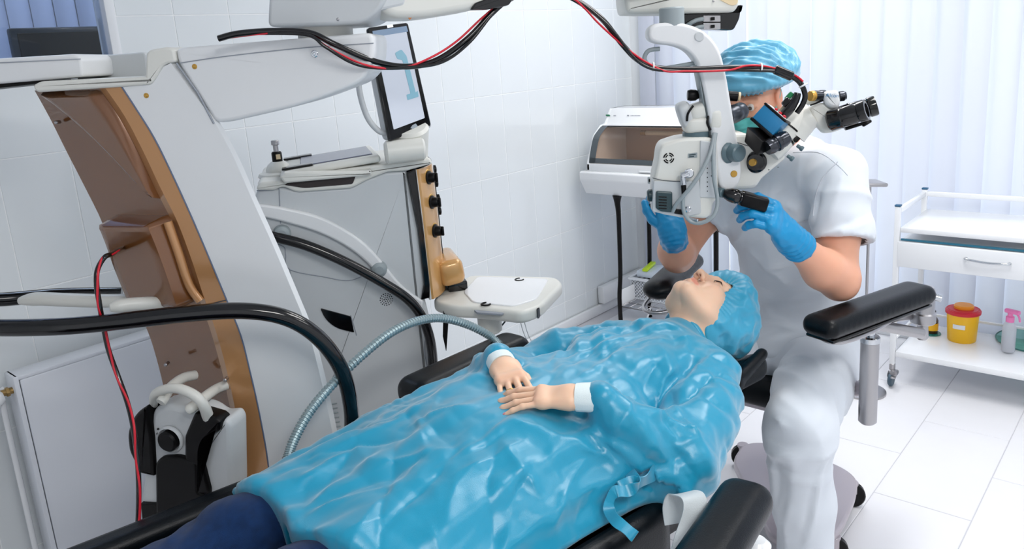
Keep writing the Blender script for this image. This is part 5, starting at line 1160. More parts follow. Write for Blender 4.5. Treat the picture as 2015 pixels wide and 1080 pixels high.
# yoke
YP = Plane(at(1400, 200, 1.90), 0)
q = YP.at(1322, 44, .03); b = cyl(NB(), q-YP.z*.02, q+YP.z*.035, .030, 28, .003); obj('yoke_pivot', b, MIDG, mscope)
yk = [tuple(q) for q in spl([YP.px(*q) for q in ((1276, 66), (1281, 53), (1300, 45), (1345, 46), (1386, 62), (1414, 94), (1428, 140), (1437, 190), (1446, 245), (1456, 300), (1459, 340), (1452, 366), (1436, 377), (1419, 370), (1411, 340), (1406, 290), (1396, 235), (1382, 165), (1371, 125), (1352, 101), (1326, 90), (1296, 86), (1280, 79))], 4, True)]
obj('yoke', prism(NB(), YP, yk, 0, .052, .008, 3), WHITE, mscope, 'bent white yoke arm')
obj('yoke_edge', prism(NB(), YP, rpoly(pxs(YP, [(1371, 128), (1376, 122), (1392, 186), (1410, 290), (1412, 350), (1406, 350), (1402, 290), (1384, 200)], .004), .003), .006, .05, .003), MIDG, mscope)
p = YP.at(1376, 72, -.0); b = lathe(NB(), p+YP.n*.002, -YP.n, [(.012, 0), (.012, .003), (.010, .0045)], 24); obj('cap_plug', b, GREYP, mscope)
p = YP.at(1444, 342, 0); b = lathe(NB(), p+YP.n*.002, -YP.n, [(.0085, 0), (.0085, .003), (.0075, .0042)], 24); obj('cap_plug', b, GOLD, mscope, 'small gold plug')
p = YP.at(1446, 300, .0); b = lathe(NB(), p+YP.n*.01-YP.h*.008, -YP.n+YP.h*.45, [(.029, 0), (.030, .004), (.026, .008), (.022, .010), (.0225, .024), (.021, .032), (.017, .035)], 34); obj('tilt_knob', b, BLUG, mscope, 'slate tilt knob')
for q, r in ((((1298, 96), (1276, 100), (1268, 116), (1280, 130), (1306, 134), (1346, 128), (1378, 122)), .0055),):
    b = tube(NB(), spl([YP.at(*t, .03) for t in q], 6), r, 10); obj('grey_lead', b, MIDG, mscope)
# scope body
BP = Plane(at(1345, 350, 1.94), -5)
bd = [(1297, 296, .012), (1304, 284, .01), (1340, 272, .02), (1395, 270, .015), (1412, 278, .008), (1414, 388, .006), (1404, 400), (1400, 424, .012), (1388, 431), (1310, 424, .008), (1286, 416, .006), (1287, 352), (1294, 320)]
obj('scope_body', prism(NB(), BP, rpoly(pxs(BP, bd), .006), 0, .10, .008, 3), OFFW, mscope, 'off-white microscope body')
sd = [(1378, 276, .004), (1410, 280, .004), (1411, 390, .004), (1376, 388, .004)]
obj('side_cover', prism(NB(), BP, rpoly(pxs(BP, sd, -.002), .004), -.004, .02, .002), GREYP, mscope)
for k in range(7):
    p = BP.at(1392, 322+k*9, -.004); obj('cover_hole', cyl(NB(), p+BP.n*.002, p-BP.n*.0006, .0014, 8, .0002), BLK, mscope)
for x_, y_ in ((1401, 316), (1401, 346)): obj('screw', cyl(NB(), BP.at(x_, y_, -.003), BP.at(x_, y_, -.006), .0022, 10), BLK, mscope)
obj('lower_cover', prism(NB(), BP, rpoly(pxs(BP, [(1286, 356), (1376, 356), (1380, 420, .008), (1340, 428), (1284, 416)], -.001), .004), -.004, .05, .002), GREYP, mscope)
obj('seam', tube(NB(), spl([BP.at(*q, -.0045) for q in ((1284, 350), (1306, 355), (1340, 357))], 6), .0011, 6), SEAM, mscope)
obj('vent_housing', prism(NB(), BP, rpoly(pxs(BP, [(1291, 376, .006), (1323, 378, .004), (1323, 418, .004), (1300, 416), (1291, 410)], -.01), .003), -.012, .03, .003, 2), DKG, mscope, 'dark green lamp housing')
for k in range(5): obj('louvre', prism(NB(), BP, rpoly(pxs(BP, [(1296, 386+k*5.6), (1312, 387+k*5.6), (1312, 389.2+k*5.6), (1296, 388.2+k*5.6)], -.013), .0005), -.0136, -.006, .0005), BLK, mscope)
b = NB(); cu, cz = BP.px(1316, 311, -.001)
for r0, r1 in ((.006, .0085), (.0105, .0135)):
    for k in range(4):
        a0 = math.pi/2*k+.22+(.0 if r0 < .01 else .1); aa_ = np.linspace(a0, a0+1.13, 7)
        o = [(cu+r1*math.cos(a), cz+r1*math.sin(a)) for a in aa_]+[(cu+r0*math.cos(a), cz+r0*math.sin(a)) for a in aa_[::-1]]; prism(b, BP, o, -.0014, .004, 0)
obj('fan_grille', b, BLK, mscope, 'round black fan slots')
lb = obj('label_plate', prism(NB(), BP, rpoly(pxs(BP, [(1354, 302), (1372, 300), (1372, 310), (1354, 311)], -.001), .001), -.0016, .003, .0004), MIDG, mscope)
obj('label_print', prism(NB(), BP, pxs(BP, [(1356, 304), (1369, 302.5), (1369, 304.5), (1356, 306)], -.0018), -.0021, .001, 0), DKG, lb); obj('label_print', prism(NB(), BP, pxs(BP, [(1356, 307.5), (1366, 306.5), (1366, 308.5), (1356, 309.5)], -.0018), -.0021, .001, 0), DKG, lb)
# fibre connector: angled steel plug, black sleeve, grey hose loops
p = BP.at(1344, 345, -.016); b = NB(); cyl(b, BP.at(1357, 340, .0), BP.at(1356, 341, -.026), .0115, 20); cyl(b, BP.at(1356, 341, -.020), BP.at(1340, 346, -.020), .0085, 18); cyl(b, BP.at(1342, 344, -.02), BP.at(1346, 364, -.02), .0072, 18); obj('steel_elbow', b, CHROME, mscope)
b = cyl(NB(), BP.at(1345, 364, -.02), BP.at(1346, 386, -.02), .0068, 16, .001, .0055); obj('black_sleeve', b, BLK, mscope)
for pts, r in ((((1345, 384, -.018), (1344, 400, -.02), (1347, 420, -.02), (1360, 436, -.022), (1382, 438, -.03), (1404, 424, -.035), (1412, 396, -.03), (1405, 350, -.03), (1404, 300, -.02), (1408, 262, .0)), .0050), (((1324, 416, -.01), (1332, 400, -.02), (1356, 372, -.03), (1380, 338, -.03), (1398, 300, -.02), (1406, 262, .0)), .0050)):
    b = tube(NB(), spl([BP.at(*q) for q in pts], 9), r, 12); obj('grey_hose', b, MIDG, mscope)
b = cyl(NB(), BP.at(1350, 428, -.01), BP.at(1374, 434, -.03), .0035, 12); obj('steel_pin', b, CHROME, mscope)
p = BP.at(1353, 411, -.002); b = lathe(NB(), p, -BP.n, [(.008, 0), (.008, .006), (.005, .008)], 18); obj('lower_knob', b, CHROME, mscope)
obj('lower_cable_box', prism(NB(), BP, rpoly(pxs(BP, [(1326, 410), (1352, 414), (1350, 424), (1326, 420)], -.006), .003), -.008, .02, .002), BLK, mscope)
obj('hand_knob', lathe(NB(), BP.at(1289, 384, .03), -BP.h, [(.012, 0), (.016, .004), (.016, .016), (.012, .02)], 20), DKG, mscope)
# neck ring and the joints above
q = BP.at(1374, 268, .05); b = cyl(NB(), q-BP.z*.006, q+BP.z*.014, .039, 36, .002); obj('slate_ring', b, BLUG, mscope, 'slate grey neck ring')
def blob(c, r, A, m, nm, e=.55):
    n_, m_ = 28, 16; P = []
    for i in range(n_):
        row = []
        for j in range(m_+1):
            a = 2*math.pi*i/n_; t = -math.pi/2+math.pi*j/m_; f = lambda x: math.copysign(abs(x)**e, x); row.append(np.array(c)+A @ np.array([r[0]*f(math.cos(t))*f(math.cos(a)), r[1]*f(math.cos(t))*f(math.sin(a)), r[2]*f(math.sin(t))]))
        P.append(row)
    b = grid_mesh(P, True); bmesh.ops.remove_doubles(b, verts=b.verts[:], dist=1e-5); return obj(nm, b, m, mscope)
X0 = axes(BP.h, BP.z)
blob(BP.at(1372, 244, .05), (.037, .04, .022), X0, OFFW, 'lower_joint'); blob(BP.at(1380, 216, .05), (.040, .038, .021), axes(BP.h+BP.z*.25, BP.z), OFFW, 'upper_joint'); blob(BP.at(1348, 226, .05), (.018, .036, .034), axes(BP.h+BP.z*.3, BP.z), GREYP, 'joint_cap'); blob(BP.at(1404, 232, .045), (.018, .040, .032), X0, OFFW, 'joint_cap')
blob(BP.at(1404, 198, .05), (.030, .040, .022), axes(BP.h+BP.z*.5, BP.z), OFFW, 'upper_joint')
for c1, c2 in (((1352, 238), (1364, 208)), ((1398, 256), (1394, 228))):
    b = tube(NB(), spl([BP.at(*c1, .012), BP.at((c1[0]+c2[0])/2-4, (c1[1]+c2[1])/2, .009), BP.at(*c2, .012)], 6), .003, 8); obj('joint_seam', b, BLK, mscope)
b = lathe(NB(), BP.at(1380, 187, .05), -BP.h+BP.z*.05, [(.006, 0), (.008, .006), (.0135, .014), (.0145, .026), (.012, .034)], 22); obj('knob', b, BLK, mscope, 'black fluted knob')
# eyepiece at the surgeon's eye
e0 = at(1440, 226, 1.98); e1 = at(1470, 213, 2.035); dv = (e1-e0)/np.linalg.norm(e1-e0)
b = lathe(NB(), e0-dv*.03, dv, [(.022, 0), (.022, .03), (.0235, .032), (.0235, .048), (.0215, .05), (.0215, .062), (.0225, .064), (.0225, .078), (.016, .08)], 30); obj('eyepiece', b, mat('anodised_black', srgb(62, 66, 74), .28, metal=.6), mscope, 'dark ribbed eyepiece')
b = cyl(NB(), at(1425, 188, 1.99), at(1452, 190, 1.985), .0125, 24); obj('knob', b, BLK, mscope); obj('knob_cap', cyl(NB(), at(1452, 190, 1.985), at(1457, 190.5, 1.984), .0118, 24), PALEG, mscope)
# optical block behind the yoke and beam splitter running right
OP = Plane(at(1480, 330, 1.97), 0)
ob = [(1408, 262, .01), (1470, 262), (1500, 285), (1545, 300, .01), (1548, 312, .01), (1500, 352), (1488, 372, .02), (1420, 376, .01)]
obj('optical_block', prism(NB(), OP, rpoly(pxs(OP, ob), .01), 0, .09, .010, 3), OFFW, mscope)
for q in ((1513, 334), (1531, 329)): obj('screw', cyl(NB(), OP.at(*q, .002), OP.at(*q, -.001), .0014, 8, .0002), SEAM, mscope)
b = lathe(NB(), OP.at(1487, 318, .004), -OP.n-OP.h*.35, [(.026, 0), (.0275, .004), (.0275, .008), (.024, .011), (.021, .012), (.0205, .016), (.012, .017)], 34); obj('focus_dial', b, GBLK, mscope, 'black dial'); b = cyl(NB(), OP.at(1483, 319, -.008), OP.at(1480, 320, -.020), .0092, 22); obj('dial_button', b, GOLD, mscope, 'gold dial button')
def cone(pts, rs, m, nm, lab=None, n=26): return obj(nm, tube(NB(), pts, rs, n), m, mscope, lab)
k0, k1 = at(1512, 300, 1.955), at(1584, 214, 1.945); dv = (k1-k0)/np.linalg.norm(k1-k0); L_ = np.linalg.norm(k1-k0)
b = lathe(NB(), k0, dv, [(.030, 0), (.034, .01), (.035, .03), (.035, .048), (.033, .050), (.033, .054), (.036, .056), (.039, .09), (.037, .112), (.030, .13), (.018, .145)], 36); obj('beam_splitter', b, OFFW, mscope, 'white angled tube')
for s, r_ in ((.051, .0347), (.076, .0378)): b = lathe(NB(), k0+dv*s, dv, [(r_-.004, -.003), (r_+.0012, -.002), (r_+.0012, .002), (r_-.004, .003)], 36, cap=False); obj('splitter_ring', b, BLK, mscope)
for q in ((1568, 286), (1549, 306)):
    p = at(*q, 1.93); b = NB(); cyl(b, p, p+(cdir(.75, -.6, .3))*.016, .0045, 14); cyl(b, p+cdir(.75, -.6, .3)*.010, p+cdir(.75, -.6, .3)*.018, .0065, 14); obj('clamp_screw', b, BLUG, mscope)
b = NB(); box(b, at(1572, 268, 1.925), (.034, .012, .014), .003, 2, axes(cdir(.7, .7, 0), cdir(-.7, .7, 0))); obj('clamp', b, BLK, mscope)
b = NB(); box(b, at(1592, 246, 1.93), (.022, .03, .012), .003, 2, axes(cdir(.9, .2, 0), cdir(-.2, .9, 0))); obj('bracket', b, BLK, mscope)
# observer binocular
NP = TPlane(at(1630, 225, 1.90), cdir(.95, -.1, .3), cdir(.0, 1, .1))
o1 = [(1592, 212, .012), (1600, 206), (1622, 200, .012), (1650, 224), (1662, 252, .01), (1640, 260, .006), (1620, 262, .008), (1604, 246, .02)]
obj('observer_body', prism(NB(), NP, rpoly(pxs(NP, o1), .008), 0, .052, .008, 4), OFFW, mscope)
o2 = [(1618, 180, .008), (1650, 176, .01), (1654, 200, .01), (1650, 214, .01), (1636, 214, .015), (1622, 204, .01)]
obj('observer_prism', prism(NB(), NP, rpoly(pxs(NP, o2, -.012), .006), -.012, .035, .009, 4), WHITE, mscope)
obj('observer_gap', tube(NB(), spl([NP.at(*q, -.001) for q in ((1594, 207), (1608, 202), (1620, 197))], 5), .0024, 8), BLK, mscope)
obj('observer_neck', tube(NB(), spl([at(1560, 262, 1.95), at(1580, 240, 1.94), at(1602, 226, 1.925)], 6), [.036, .034, .026], 26), OFFW, mscope)
obj('observer_link', tube(NB(), spl([at(1590, 196, 1.96), at(1604, 192, 1.94), at(1624, 188, 1.92)], 5), [.014, .013, .012], 18), OFFW, mscope)
a_, b_2 = at(1594, 189, 1.892), at(1622, 187, 1.905); dv = (b_2-a_)/np.linalg.norm(b_2-a_)
b = lathe(NB(), a_, dv, [(.0118, 0), (.0128, .002), (.0128, .010), (.0122, .012)], 24); obj('knob_cap', b, GOLD, mscope, 'gold faced knob'); b = lathe(NB(), a_+dv*.011, dv, [(.0125, 0), (.0128, .004), (.0118, .014), (.0128, .018), (.0128, .03), (.010, .034)], 24); obj('knob', b, mat('dark_chrome', srgb(70, 72, 78), .2, metal=.8), mscope)
b = lathe(NB(), at(1650, 190, 1.905), cdir(.9, .1, .1), [(.010, 0), (.0125, .002), (.0125, .012), (.0105, .014), (.0095, .017)], 22); obj('knob', b, mat('dark_chrome', (0, 0, 0, 1)), mscope)
for px0, px1, dd in (((1634, 238), (1688, 222), 0), ((1652, 230), (1705, 213), .045)):
    a_ = at(px0[0], px0[1], 1.885+dd*.6); c_ = at(px1[0], px1[1], 1.845+dd); dv = (c_-a_)/np.linalg.norm(c_-a_)
    b = lathe(NB(), a_, dv, [(.022, -.004), (.0255, .0), (.0255, .022), (.0265, .024), (.0265, .028), (.0248, .03), (.0240, .058), (.0225, .060), (.0225, .066), (.0245, .068), (.0245, .082), (.0235, .085), (.0175, .0855), (.0165, .078)], 34); t_ = obj('observer_eyepiece', b, GBLK, mscope, 'black eyepiece tube')
    obj('lens', lathe(NB(), a_+dv*.077, dv, [(.0168, 0), (.0168, .001), (.008, .003), (.001, .0036)], 26), mat('lens_purple', srgb(50, 30, 48), .05, coat=1), t_)
    obj('lens_rim', lathe(NB(), a_+dv*.0848, dv, [(.0172, 0), (.0192, .0008), (.0205, 0)], 30, cap=False), CHROME, t_)
b = NB(); box(b, at(1688, 246, 1.88), (.06, .03, .008), .003, 2, axes(cdir(.95, .3, .3), cdir(-.3, .95, 0))); obj('eyepiece_bridge', b, BLK, mscope)
b = NB(); box(b, at(1704, 244, 1.865), (.018, .01, .006), .002, 1, axes(cdir(.8, .5, .2), cdir(-.5, .8, 0))); obj('bridge_tab', b, BLK, mscope)
# maker's word on the prism: flat blue lettering
def text_obj(s, size, m, parent, o, h, z, name='lettering'):
    cu_ = bpy.data.curves.new('lettering', 'FONT'); cu_.body = s; cu_.size = size; cu_.extrude = .0002; cu_.align_x = 'CENTER'; cu_.align_y = 'CENTER'
    t = bpy.data.objects.new('tmp', cu_); COL.objects.link(t); dg = bpy.context.evaluated_depsgraph_get(); me = bpy.data.meshes.new_from_object(t.evaluated_get(dg)); bpy.data.objects.remove(t); bpy.data.curves.remove(cu_)
    h = np.array(h)/np.linalg.norm(h); z = np.array(z)-h*(np.array(z)@h); z /= np.linalg.norm(z); n = np.cross(h, z)
    me.transform(Matrix(((h[0], z[0], n[0], o[0]), (h[1], z[1], n[1], o[1]), (h[2], z[2], n[2], o[2]), (0, 0, 0, 1)))); me.materials.clear()
    return link(name, me, m, parent, None, 0, False)
text_obj('Alcon', .0125, mat('letter_blue', srgb(70, 140, 190), .4), mscope, NP.at(1638, 188, -.0125), NP.h, NP.z)
# video camera on the splitter
ca = cdir(.64, -.70, .34); cb = cdir(-.60, -.72, -.36); ca /= np.linalg.norm(ca); cb = cb-ca*(cb@ca); cb /= np.linalg.norm(cb); cc = np.cross(ca, cb); cc = cc if cc @ CF > 0 else -cc
CA = np.stack([ca, cb, cc], 1); cam0 = at(1512, 236, 1.865)
def cbox(a0, a1, b0, b1, c0, c1, m, nm, par=None, r=.002, lab=None):
    b = NB(); c = cam0+ca*(a0+a1)/2+cb*(b0+b1)/2+cc*(c0+c1)/2; box(b, c, (a1-a0, b1-b0, c1-c0), r, 2, CA); return obj(nm, b, m, par or mscope, lab)
vb = cbox(-.033, .032, -.0205, .0195, 0, .055, mat('camera_blue', srgb(28, 122, 172), .4), 'video_camera', lab='blue video camera box')
cbox(-.035, .034, .0195, .027, -.002, .057, BLK, 'front_bezel', vb); cbox(-.035, .034, -.0262, -.0205, -.002, .057, BLK, 'rear_bezel', vb)
cbox(-.029, .028, -.0272, -.026, .002, .052, mat('label_white', srgb(224, 226, 230), .4), 'rear_plate', vb, .0005, 'white connector plate')
for k in range(3):
    for j in range(2):
        c = cam0+ca*(-.006+.013*k)+cb*(-.026)+cc*(.008+.009*j); b = cyl(NB(), c, c-cb*.006, .0034, 14); obj('red_jack', b, RUBR, vb)
for k, j, w_ in ((-.021, .010, .006), (-.021, .028, .010)): 
    b = NB(); box(b, cam0+ca*k+cb*(-.0266)+cc*j, (.005, .0008, w_), 0, 1, CA); obj('plate_print', b, BLK, vb)
pl_s = cam0+ca*.012-cb*.026+cc*.034
b = tube(NB(), spl([pl_s, pl_s-cb*.02+cc*.0, pl_s-cb*.045+ca*-.004, pl_s-cb*.062+ca*-.012], 6), [.012, .0125, .010, .008], 14); obj('cable_plug', b, GBLK, vb)
b = tube(NB(), [pl_s-cb*.0-ca*.012+cc*.006, pl_s-cb*.028-ca*.014+cc*.008], [.006, .0055], 12); obj('plug', b, mat('beige_braid', srgb(150, 140, 118), .5), vb)
b = NB(); box(b, pl_s-cb*.044-ca*.022+cc*.004, (.012, .022, .01), .002, 1, CA); obj('terminal', b, mat('green_terminal', srgb(30, 130, 80), .4), vb)
b = NB(); box(b, pl_s-cb*.030-ca*.016+cc*.0, (.016, .022, .016), .003, 1, CA); obj('plug', b, GBLK, vb)
# lens hood block under the camera
h0 = [at(*q, 1.862) for q in ((1470, 249), (1501, 279), (1490, 307), (1464, 279))]; h1 = [p+cdir(.62, .10, -.55)*.062 for p in [at(*q, 1.862) for q in ((1478, 252), (1505, 276), (1499, 296), (1477, 276))]]
b = NB(); v0 = [b.verts.new(p) for p in h0]; v1 = [b.verts.new(p) for p in h1]
hm = [p*.8+sum(h0)/4*.2+CF*.004 for p in h0]
b.faces.new(v0); b.faces.new(v1[::-1])
for k in range(4): b.faces.new((v0[k], v0[(k+1) % 4], v1[(k+1) % 4], v1[k]))
bmesh.ops.recalc_face_normals(b, faces=b.faces[:]); bevel(b, b.edges[:], .002, 2); obj('lens_hood', b, BLK, mscope, 'black square lens hood')
lc = at(1522, 284, 1.875); dv = cdir(.80, .42, -.15); dv /= np.linalg.norm(dv)
b = lathe(NB(), lc-dv*.02, dv, [(.018, 0), (.020, .01), (.020, .018), (.0185, .02), (.0185, .024), (.0215, .026), (.0215, .034), (.0195, .036), (.0195, .048), (.016, .06)], 28); obj('lens_barrel', b, mat('dark_chrome', (0, 0, 0, 1)), mscope)
# joystick handle held in the left hand
g0, g1 = at(1424, 380, 1.94), at(1506, 402, 1.925); dv = (g1-g0)/np.linalg.norm(g1-g0)
b = lathe(NB(), g0, dv, [(.010, 0), (.013, .006), (.017, .016), (.019, .026), (.018, .034), (.0165, .036), (.0165, .04), (.019, .042), (.019, .05)], 26); obj('handle_socket', b, GBLK, mscope)
b = NB(); box(b, g0+dv*.076, (.066, .040, .034), .006, 3, axes(dv, cdir(.2, .95, .3))); obj('handle_grip', b, BLK, mscope, 'black handgrip')
b = NB(); cyl(b, at(1400, 376, 1.97), g0, .012, 18); obj('handle_stem', b, BLUG, mscope)
# ------------------------------------------------------------------ cables on top (their own things)
def cable(name, label, runs, cat='cable', ties=()):
    P0 = at(*runs[0][1][0]); t = thing(name, label, cat, tuple(P0))
    for nm, pts, r, m in runs: obj(nm, tube(NB(), spl([at(*q) for q in pts], 9), r, 10), m, t)
    for q, dv in ties:
        c = at(*q); b = tube(NB(), [c+dir_axes(dv) @ np.array([math.cos(a)*.0095, math.sin(a)*.0095, 0]) for a in np.linspace(0, 2*math.pi, 18)], .0022, 6); obj('cable_tie', b, WENAM, t)
    return t
blk = [(430, 76, 1.575), (470, 66, 1.575), (540, 61, 1.585), (610, 65, 1.595), (660, 88, 1.607), (735, 120, 1.65), (800, 131, 1.682), (860, 118, 1.713), (920, 76, 1.74), (970, 24, 1.75), (1000, 0, 1.76), (1050, -22, 1.77), (1100, -14, 1.78), (1140, 4, 1.79), (1185, 38, 1.8), (1225, 88, 1.82), (1255, 118, 1.83), (1290, 133, 1.84), (1360, 136, 1.85), (1440, 133, 1.855), (1500, 134, 1.855), (1545, 145, 1.855), (1572, 160, 1.86), (1584, 185, 1.86), (1580, 204, 1.865), (1568, 222, 1.875)]
red = [(436, 76, 1.577), (520, 66, 1.58), (600, 66, 1.59), (650, 96, 1.595), (720, 128, 1.628), (790, 134, 1.67), (850, 112, 1.701), (900, 80, 1.73), (950, 34, 1.745), (990, 4, 1.75), (1050, -18, 1.76), (1120, -6, 1.77), (1150, 16, 1.785), (1176, 44, 1.79), (1215, 80, 1.81), (1250, 108, 1.82), (1275, 124, 1.83), (1310, 140, 1.835), (1350, 140, 1.84), (1400, 140, 1.845), (1440, 137, 1.845), (1470, 129, 1.845), (1510, 131, 1.85), (1560, 146, 1.85), (1580, 160, 1.855)]
bk2 = [(480, 66, 1.58), (600, 68, 1.585), (640, 92, 1.59), (690, 122, 1.612), (735, 133, 1.64), (800, 133, 1.672), (870, 122, 1.705), (925, 82, 1.735), (985, 10, 1.75), (1050, -26, 1.76), (1130, -2, 1.78), (1200, 54, 1.8), (1262, 126, 1.825), (1330, 140, 1.84), (1440, 138, 1.85), (1530, 140, 1.85)]
cb_ = cable('cable_bundle', 'black and red camera cable bundle draped from the stand arm to microscope', [('black_lead', blk, .0066, GBLK), ('red_lead', red, .0024, RUBR), ('thin_lead', bk2, .0036, GBLK)], ties=(((1285, 131, 1.84), CR), ((1497, 133, 1.855), CR), ((1581, 168, 1.86), CR*.5-CU)))
b = cyl(NB(), at(1524, 136, 1.853), at(1560, 151, 1.853), .0115, 18, .003); obj('ferrite', b, GBLK, cb_, 'black ferrite sleeve')
blk = [(250, 486, 1.80), (232, 492, 1.69), (220, 500, 1.63), (206, 506, 1.60), (192, 530, 1.585), (190, 560, 1.58), (196, 600, 1.585), (203, 640, 1.60), (214, 690, 1.61), (232, 740, 1.61), (250, 790, 1.60), (262, 840, 1.58), (270, 900, 1.575), (273, 960, 1.57), (272, 1020, 1.565), (270, 1060, 1.56), (285, 1140, 1.6)]
red = [(a+(2 if i % 3 else -3), b_, d_-.004) for i, (a, b_, d_) in enumerate(blk)]
cable('power_cable', 'black and red cable hanging down in front of the bronze column', [('black_lead', blk, .0052, GBLK), ('red_lead', red, .0024, RUBR)])
# ================================================================== surgeon's stool with arm supports
stool = thing('surgeon_stool', 'grey operating stool with black seat, black arm pads and wheeled base plate', 'stool', (2.33, .93, 0))
PUR = mat('grey_lacquer', srgb(186, 178, 184), .3, metal=.35)
bpz = .11
def gz(q, z): return at_z(q[0], q[1], z)
pts = [gz(q, bpz) for q in ((1440, 905), (1462, 872), (1500, 868), (1648, 912), (1688, 938), (1684, 975), (1660, 1030), (1640, 1056), (1600, 1066), (1520, 1062))]
XP = TPlane((2.33, .93, bpz), (1, 0, 0), (0, 1, 0)); XP.n = np.array([0, 0, -1.])
obj('base_plate', prism(NB(), XP, rpoly([(p[0]-2.33, p[1]-.93) for p in pts], .05, 6), 0, .028, .008, 3), PUR, stool, 'lilac grey base plate')
for q in ((1676, 968), (1640, 1075), (1462, 892)):
    p = gz(q, .05); p[2] = 0; b = cyl(NB(), p+np.array([-.012, -.006, .042]), p+np.array([.012, .006, .042]), .042, 24, .004); obj('caster', b, BLK, stool)
    obj('caster_hood', cyl(NB(), p+np.array([0, 0, .05]), p+np.array([0, 0, .088]), .02, 18), PUR, stool)
b = cyl(NB(), (2.36, .95, .1), (2.36, .95, .40), .045, 28); cyl(b, (2.36, .95, .1), (2.36, .95, .16), .06, 28); obj('column', b, PUR, stool)
S = Solid(lambda P: sd_bx(P, (2.33, .95, .465), (.21, .22, .045), .04), (2.06, .68, .38), (2.6, 1.22, .54), .01).smooth(2); S.obj('seat', LEATH, stool)
b = NB(); box(b, (2.33, .95, .405), (.30, .32, .03), .01, 2); obj('seat_pan', b, PUR, stool)
# left arm support
A0, A1 = gz((1615, 622), .835), gz((1806, 556), .835)
AP = TPlane((A0[0], A0[1], .838), A1-A0, (-(A1-A0)[1], (A1-A0)[0], 0)); AP.n = np.array([0, 0, -1.])
def auv(x, y, z=.838): p = at_z(x, y, z)-AP.o; return (p @ AP.h, p @ AP.z)
pc = (at_z(1605, 628, .835)+at_z(1815, 556, .835))/2; pd = A1-A0; pd[2] = 0; pl2 = np.linalg.norm((at_z(1600, 628, .835)-at_z(1818, 556, .835))[:2])/2; PAx = axes(pd, (0, 0, 1))
pill((pc[0], pc[1], .810), (pl2, .052, .028), .026, PAx, .007).obj('arm_pad', LEATH, stool, 'black padded arm support')
b = NB(); box(b, (pc[0], pc[1], .780), (pl2*1.85, .085, .010), .004, 2, PAx); obj('pad_plate', b, GBLK, stool)
rz_ = .762
rl = [at_z(*q, rz_) for q in ((1700, 615), (1640, 632), (1618, 650), (1622, 668), (1660, 672), (1720, 650), (1780, 612), (1812, 592), (1838, 584))]
obj('pad_rail', tube(NB(), spl(rl, 8), .0065, 12), STEEL, stool, 'bent steel rail')
PT = at(1712, 668, 2.16); b = cyl(NB(), (PT[0], PT[1], PT[2]), (PT[0], PT[1], .455), .0245, 28, .006); obj('support_post', b, STEEL, stool, 'brushed steel post')
pb = np.array([PT[0], PT[1], .40]); 
b = cyl(NB(), (PT[0], PT[1], PT[2]-.005), (PT[0], PT[1], .785), .0125, 20); cyl(b, (PT[0], PT[1], PT[2]-.01), (PT[0], PT[1], PT[2]+.012), .026, 28, .004); obj('inner_post', b, CHROME, stool)
b = cyl(NB(), (PT[0], PT[1], .745), (PT[0], PT[1], .788), .030, 28, .004); obj('pivot_block', b, STEEL, stool)
J = at_z(1812, 628, .70); Jt = np.array([J[0], J[1], 0])
b = cyl(NB(), (PT[0], PT[1], .762), J+np.array([.0, 0, .018]), .0145, 20, .004); obj('swing_arm', b, STEEL, stool)
q1 = at(1812, 650, 2.22); b = cyl(NB(), at(1700, 634, 2.19), at(1818, 657, 2.22), .0155, 20, .006); obj('swing_arm', b, STEEL, stool)
c = at(1818, 590, 2.24); b = lathe(NB(), (c[0], c[1], .705), (0, 0, 1), [(.030, 0), (.034, .004), (.034, .03), (.030, .034), (.029, .10), (.025, .108)], 30); obj('clamp_housing', b, STEEL, stool)
b = lathe(NB(), (c[0], c[1], .655), (0, 0, 1), [(.012, 0), (.017, .008), (.014, .05)], 20); obj('clamp_stem', b, STEEL, stool)
k = at(1840, 584, 2.22); b = cyl(NB(), k, k+cdir(.7, -.2, .3)*.022, .011, 18); obj('rail_knob', b, CHROME, stool)
b = cyl(NB(), (PT[0], PT[1], .56), (2.36, .85, .425), .0225, 22); obj('support_beam', b, PUR, stool)
# right arm support
S = Solid(lambda P: sd_rc(P, (2.02, 1.225, .80), (2.34, 1.30, .80), .052, .052), (1.9, 1.1, .7), (2.45, 1.4, .9), .008).smooth(1); S.V[:, 2] = .80+(S.V[:, 2]-.80)*.62; S.obj('arm_pad', LEATH, stool, 'black padded arm support')
rl = [(2.1, 1.29, .755), (2.0, 1.27, .745), (1.965, 1.235, .74), (1.985, 1.19, .74), (2.05, 1.18, .745), (2.2, 1.22, .75)]
obj('pad_rail', tube(NB(), spl(rl, 8), .0065, 12), STEEL, stool); b = cyl(NB(), (2.2, 1.26, .77), (2.2, 1.26, .46), .0245, 24); obj('support_post', b, STEEL, stool); obj('support_beam', cyl(NB(), (2.2, 1.26, .5), (2.36, 1.05, .425), .0225, 20), PUR, stool)
# ================================================================== ultraviolet cabinet on its stand in the corner
UX = 3.34; UD = .42
l0 = at_x(1124, 342, UX); tz = at_x(1185, 216, UX+.30)
UY1 = 2.50; UYL = UY1
cabn = thing('sterile_cabinet', 'white ultraviolet instrument cabinet with tinted curved lid standing in the corner', 'cabinet', (UX+.2, 2.1, 0))
UY0 = UY1-.86
ub = at_x(1150, 383, UX+.02)[2]; ut = at_x(1124, 336, UX)[2]; uz2 = at_x(1136, 320, UX+.03)[2]; uz3 = at_x(1180, 246, UX+.20)[2]; uz4 = at_x(1188, 212, UX+.30)[2]
class YP_(Plane): pass
UPp = TPlane((UX, UY0, 0), (1, 0, 0), (0, 0, 1)); UPp.n = np.array([0, 1., 0])
lowp = [(0, ut-.006), (0, ut-.045), (.05, ub), (UD, ub), (UD, ut), (.012, ut)]
W_ = UY1-UY0
obj('lower_tray', prism(NB(), UPp, rpoly(lowp, .008), 0, W_, .006, 2), WENAM, cabn)
